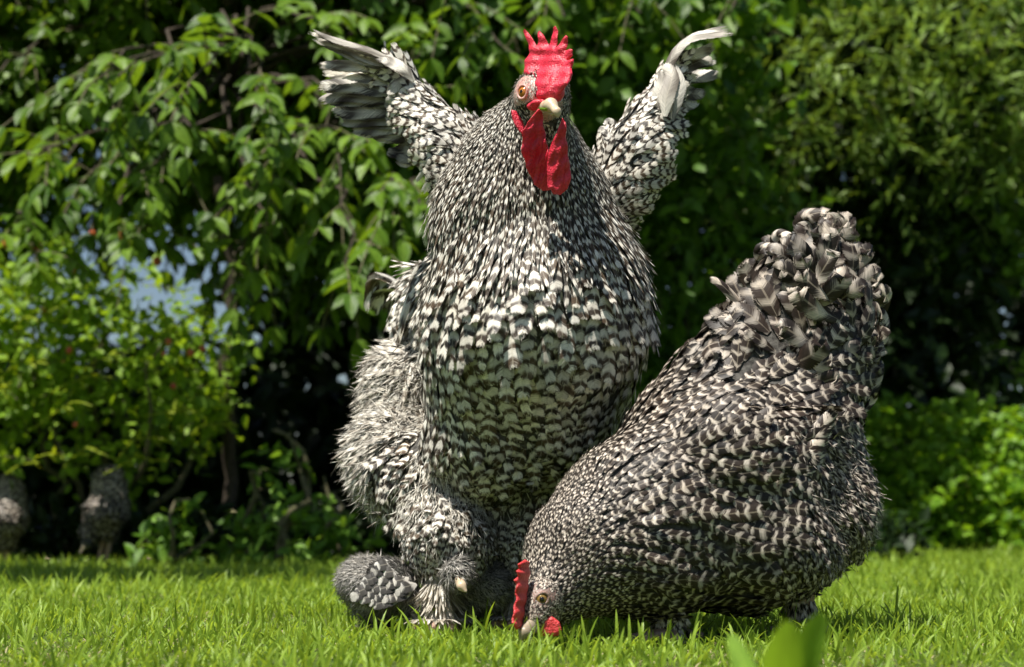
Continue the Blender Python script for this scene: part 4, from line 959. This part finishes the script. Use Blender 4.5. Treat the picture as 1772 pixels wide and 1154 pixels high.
    for pts, wd, lt in ((((1350, 600, -.07), (1300, 545, -.085), (1262, 505, -.1), (1240, 486, -.1), (1226, 482, -.1)), 20, .5), (((1500, 690, -.06), (1512, 670, -.06), (1520, 640, -.06), (1522, 620, -.06)), 26, .5), (((1490, 600, -.05), (1520, 590, -.05), (1528, 560, -.05), (1522, 530, -.05)), 34, .35), (((1480, 560, -.04), (1515, 540, -.04), (1530, 510, -.05), (1528, 495, -.06)), 36, .35),
                        (((1410, 430, -.06), (1392, 400, -.06), (1395, 375, -.07), (1425, 366, -.08)), 40, .2), (((1440, 430, -.05), (1450, 400, -.05), (1462, 385, -.06), (1476, 395, -.07)), 34, .3), (((1480, 720, -.06), (1500, 705, -.06), (1512, 690, -.06), (1517, 678, -.07)), 14, .6), (((1300, 500, -.1), (1285, 485, -.1), (1300, 478, -.11)), 22, .45), (((1340, 470, -.08), (1320, 448, -.08), (1318, 430, -.09), (1335, 425, -.1)), 30, .4), (((1360, 440, -.08), (1345, 420, -.08), (1350, 405, -.09), (1370, 408, -.1)), 28, .4)):
        big_feather(tb, [P(*q) for q in pts], wd * .93 * S, (.0, -.95, .3), 2.6, rng.random(), lt, .4, .6, .4, 0, streak=.9)
    tb.build('tail', M['hen'], root)
    # face, comb, wattle, beak, eye
    fp = [E(m(936, 1046, -.30), (.0225, .030, .028)), E(m(922, 1072, -.315), (.013, .018, .016))]
    ff = sdf_of(fp, .012); V, Q = surface(ff, *bounds_of(fp), .0022); fb = MB(); fb.add(V, Q); fo = fb.build('face', M['face_hen'], root)
    n = 1900; q = sample_surface(V, Q, n); pxx, pyy = pxy(q); ok = (np.hypot((pxx - 938) / 20, (pyy - 1036) / 16) > 1); q = q[ok]; n = len(q); fine = MB()
    feathers(fine, q, grad(ff, q), unit(q - m(905, 1090, -.33)) + rng.normal(size=(n, 3)) * .25, .0065, .0024, 1, .25, .2, .2, 1.1, rng.random(n), .48, .2, .4, .6, NU=2, NV=3); fine.build('bristle', M['hen'], fo)
    comb = [(908, 968), (915, 972), (917, 990), (914, 1010), (912, 1030), (908, 1050), (906, 1070), (902, 1086), (893, 1090), (886, 1078), (888, 1062), (890, 1048), (893, 1036), (892, 1022), (893, 1010), (890, 1004), (896, 998), (893, 988), (899, 984), (896, 976)]
    cb = MB(); wv, wq = poly_blade(comb, 5, 7, lambda px, py, z: P(px, py, -.335 + (px - 900) * .0012) + np.array([.45, -.9, 0]) * z * S, .8, lambda p: 1.5 * np.sin(p[:, 1] * .28)); cb.add(wv, wq); cb.build('comb', M['comb_hen'], root)
    wt = [(940, 1066), (955, 1066), (968, 1076), (972, 1090), (966, 1100), (950, 1102), (934, 1098), (926, 1090)]
    wb = MB(); wv, wq = poly_blade(wt, 5, 8, lambda px, py, z: P(px, py, -.325) + np.array([.2, -.98, 0]) * z * S, .8); wb.add(wv, wq); wb.build('wattle', M['comb_hen'], root)
    bk = MB(); pr = [C(m(922, 1076, -.322), m(908, 1094, -.338), .010, .006), C(m(908, 1094, -.338), m(902, 1106, -.34), .006, .002)]; v2, q2 = surface(sdf_of(pr, .004), *bounds_of(pr), .0014); bk.add(v2, q2)
    pr = [C(m(930, 1082, -.325), m(912, 1101, -.338), .006, .002)]; v2, q2 = surface(sdf_of(pr, .004), *bounds_of(pr), .0014); bk.add(v2, q2); bk.build('beak', M['beak_hen'], root)
    yy = np.linspace(-.40, -.26, 281); ye = yy[np.argmax(ff(np.array([P(937, 1037, y) for y in yy])) < 0)]; ec = P(937, 1037, ye + .0055); e1 = MB(); ball(e1, ec, .0074); eo = e1.build('eye', M['eye_hen'], root)
    nrm = unit(np.array([.05, -1, .05])); e2 = MB(); ball(e2, ec + nrm * .0055, .003, 0, 9); e2.build('pupil', M['pupil'], eo)
    a = np.linspace(0, 2 * np.pi, 21); lid = MB(); tube(lid, ec + nrm * .0046 + np.array([.8, 0, .6]) * (np.cos(a) * .0080)[:, None] + np.array([-.6, 0, .8]) * (np.sin(a) * .0060)[:, None], .0017, 7); lid.build('eyelid', M['face_hen'], root)
    # feathered feet
    for px, y in ((1385, -.10), (1160, -.20)):
        fm = MB(); a = P(px, 1020, y); g = P(px, 1090, y); g[2] = .010
        pr = [C(a, g, .018, .011)] + [C(g, g + np.array([dx, dy, -.004]), .008, .005) for dx, dy in ((-.045, -.02), (-.03, -.045), (.0, -.05), (.035, .02))]
        v2, q2 = surface(sdf_of(pr, .006), *bounds_of(pr), .003); fm.add(v2, q2)
        n = 300; s_ = rng.random(n); aa = rng.random(n) * 6.283; c = lerp(a, g, s_[:, None]); out = np.stack([np.cos(aa), np.sin(aa), 0 * aa], 1)
        feathers(fm, c + out * .011, unit(out + [0, 0, .2]), np.array([0, 0, -1]) + out * .5 + rng.normal(size=(n, 3)) * .25, .03 * rng.uniform(.7, 1.2, n), .010, 2, .25, .3, .3, 1.8, rng.random(n), .5, .6, .8, .7, NU=2, NV=5, mi=1)
        fm.build('foot', [M['toe'], M['hen']], root)
build_hen()

# ------------------------------------------------------------------ chicks
def build_chick(label, prims, light, wingc, beak, eye, legs, loc, flow):
    root = thing('chick', label, 'chick', loc, 'grey chicks beneath the rooster')
    mb = MB(); f = sdf_of(prims, .015); V, Q = surface(f, *bounds_of(prims), .003); mb.add(V, Q)
    n = 9000; p = sample_surface(V, Q, n); g = grad(f, p)
    feathers(mb, p, unit(g + rng.normal(size=(n, 3)) * .25), np.array(flow) + rng.normal(size=(n, 3)) * .32, .015 * rng.uniform(.6, 1.3, n), .0013, 1, .38 + .15 * rng.normal(size=n), .3, .1, .6, .15, light + .12 * rng.normal(size=n), .5, 1.0, .6, NU=2, NV=3, mi=1)
    mb.build('body', [M['core'], M['chick']], root)
    if wingc:
        wb = MB()
        for row in range(4):
            for i in range(7):
                a = i / 6; jt = rng.normal(size=4) * 1.5
                px = lerp(613, 652, a) + row * 13 + jt[0]; py = lerp(1020 - row * 2, 975 + row * 6, a) + row * 7 + jt[1]
                s0 = P(px + 30, py - 2, -.040); e = P(px - 8 + jt[2], py + 7 + 8 * (1 - a) + jt[3], -.044 - .003 * row)
                big_feather(wb, [s0, (s0 + e) / 2 + [0, -.008, 0], e], 26 * S, (-.15, -.95, .25), 1.5, .25 - .80 * 1.5 + .06 * rng.normal(), .44, .6, .45, .12, 0, NU=4, NV=8)
        rump = [E(P(672, 1004, -.036), (.022, .012, .026))]; fr_ = sdf_of(rump); vr, qr = surface(fr_, *bounds_of(rump), .003); pr_ = sample_surface(vr, qr, 2200)
        feathers(wb, pr_, grad(fr_, pr_), np.array([-.8, 0, .1]) + rng.normal(size=(2200, 3)) * .25, .013, .002, 1, .2, .2, .2, .7, .2, .45, .5, 1.0, .6, NU=2, NV=3)
        wb.build('wing', M['chick'], root)
    if beak:
        bk = MB(); v2, q2 = surface(sdf_of(beak, .004), *bounds_of(beak), .0014); bk.add(v2, q2); bk.build('beak', M['beak'], root)
    if eye is not None:
        e = MB(); ball(e, eye, .0042); e.build('eye', M['pupil'], root)
    for a, b in legs:
        l = MB(); b = np.array(b); b[2] = .006; pr = [C(a, b, .007, .0045)] + [C(b, b + np.array([dx, dy, -.002]), .0045, .003) for dx, dy in ((-.015, -.015), (.0, -.02), (.015, -.012))]
        v2, q2 = surface(sdf_of(pr, .004), *bounds_of(pr), .002); l.add(v2, q2); l.build('leg', M['core'], root)
build_chick('fluffy grey chick with barred wing at the left of the rooster foot', [E(P(648, 1008, .01), (.038, .045, .030)), E(P(622, 1000, .02), (.022, .03, .022)), E(P(690, 1010, .0), (.020, .024, .026)), E(P(648, 1048, .01), (.022, .026, .016)), E(P(712, 1040, .01), (.017, .02, .018))],
            .52, True, None, None, [(P(640, 1050, .0), P(636, 1085, .0)), (P(668, 1050, .02), P(670, 1085, .02))], (P(650, 1080, .01)[0], .01, 0), (-.5, .1, -.5))
build_chick('dark grey chick with pale beak in shade between the rooster legs', [E(P(790, 992, -.055), (.017, .020, .019)), E(P(835, 1015, .03), (.04, .045, .032)), E(P(800, 1030, .02), (.024, .03, .02)), E(P(860, 985, .06), (.022, .03, .024))],
            .46, False, [C(P(794, 1003, -.070), P(799, 1014, -.080), .0065, .005), C(P(799, 1014, -.080), P(806, 1023, -.084), .005, .002)], P(796, 989, -.0725), [(P(820, 1045, .04), P(820, 1085, .04)), (P(850, 1045, .05), P(850, 1085, .05))], (P(830, 1080, .03)[0], .03, 0), (.5, .1, -.4))

# ------------------------------------------------------------------ hens at the foot of the hedge
def far_hen(px, py, label, y=2.9):
    d = (y + 2) / FPX; b = P(px, 900, y); base = (b[0], y, 0)
    root = thing('hen', label, 'chicken', base, 'grey hens in the shade at the hedge')
    q = lambda dx, dy, yy=0.0: P(px + dx, py + dy, y + yy)
    prims = [E(q(0, -20, .02), (28 * d, .07, 44 * d)), E(q(6, 12, 0), (27 * d, .08, 34 * d)), E(q(-16, 20, .0), (26 * d, .08, 34 * d)), E(q(-36, 52, -.03), (14 * d, .04, 20 * d)), E(q(-2, 48, .0), (16 * d, .04, 20 * d))]
    def region(p, n):
        N = len(p); a, c = pxy(p); up = sstep(py + 5, py - 40, c)
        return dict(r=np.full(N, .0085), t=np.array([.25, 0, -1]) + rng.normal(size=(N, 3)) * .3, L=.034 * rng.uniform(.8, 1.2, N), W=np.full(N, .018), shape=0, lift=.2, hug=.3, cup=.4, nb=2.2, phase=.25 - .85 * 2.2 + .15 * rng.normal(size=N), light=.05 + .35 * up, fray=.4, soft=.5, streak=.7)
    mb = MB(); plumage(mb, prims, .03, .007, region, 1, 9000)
    for dx, dy in ((24, 40), (28, 36), (10, 74), (4, 78)):
        s0 = q(dx - 10, dy - 24); big_feather(mb, [s0, q(dx, dy)], 14 * d, (0, -1, .2), 2, .2, .7, .4, .5, .3, 1)
    mb.build('body', [M['core'], M['hen']], root)
    for dx in (-10, 2):
        l = MB(); e = q(dx - 10, 100); e[2] = .005; tube(l, [q(dx, 60), e], [.010, .006], 7); tube(l, [e, e + [-.03, -.03, 0]], [.006, .004], 6); tube(l, [e, e + [.02, -.035, 0]], [.006, .004], 6); l.build('leg', M['toe'], root)
    h = MB(); c = q(-40, 74, -.06); ball(h, c, [.017, .02, .019]); h.build('head', M['core'], root)
    k = MB(); tube(k, [c + [-.006, -.012, -.01], c + [-.014, -.024, -.03]], [.006, .001], 6); k.build('beak', M['beak'], root)
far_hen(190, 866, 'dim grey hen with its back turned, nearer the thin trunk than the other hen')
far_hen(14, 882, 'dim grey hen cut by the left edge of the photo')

for px, py, y, r, lab in ((405, 886, 1.2, 6, 'tiny pale fly hovering in front of the thin trunk'), (258, 967, .6, 5, 'tiny fly hovering low over the lawn below a grey hen'), (82, 967, .6, 5, 'tiny fly hovering low over the lawn near the left edge')):
    c = P(px, py, y); d = (y + 2) / FPX; root = thing('fly', lab, 'insect', c)
    b = MB(); ball(b, c, [r * d, 1.6 * d, 1.5 * d], 0, 7); b.build('body', M['fly'], root)
    for sg in (-1, 1):
        wg = MB(); leafset(wg, c[None], np.array([[-.6, .5 * sg, .7]]), np.array([[0, -.8, .6]]), r * d * 1.3, r * d * .5, None, .1, 0, 3); wg.build('wing', M['fly'], root)
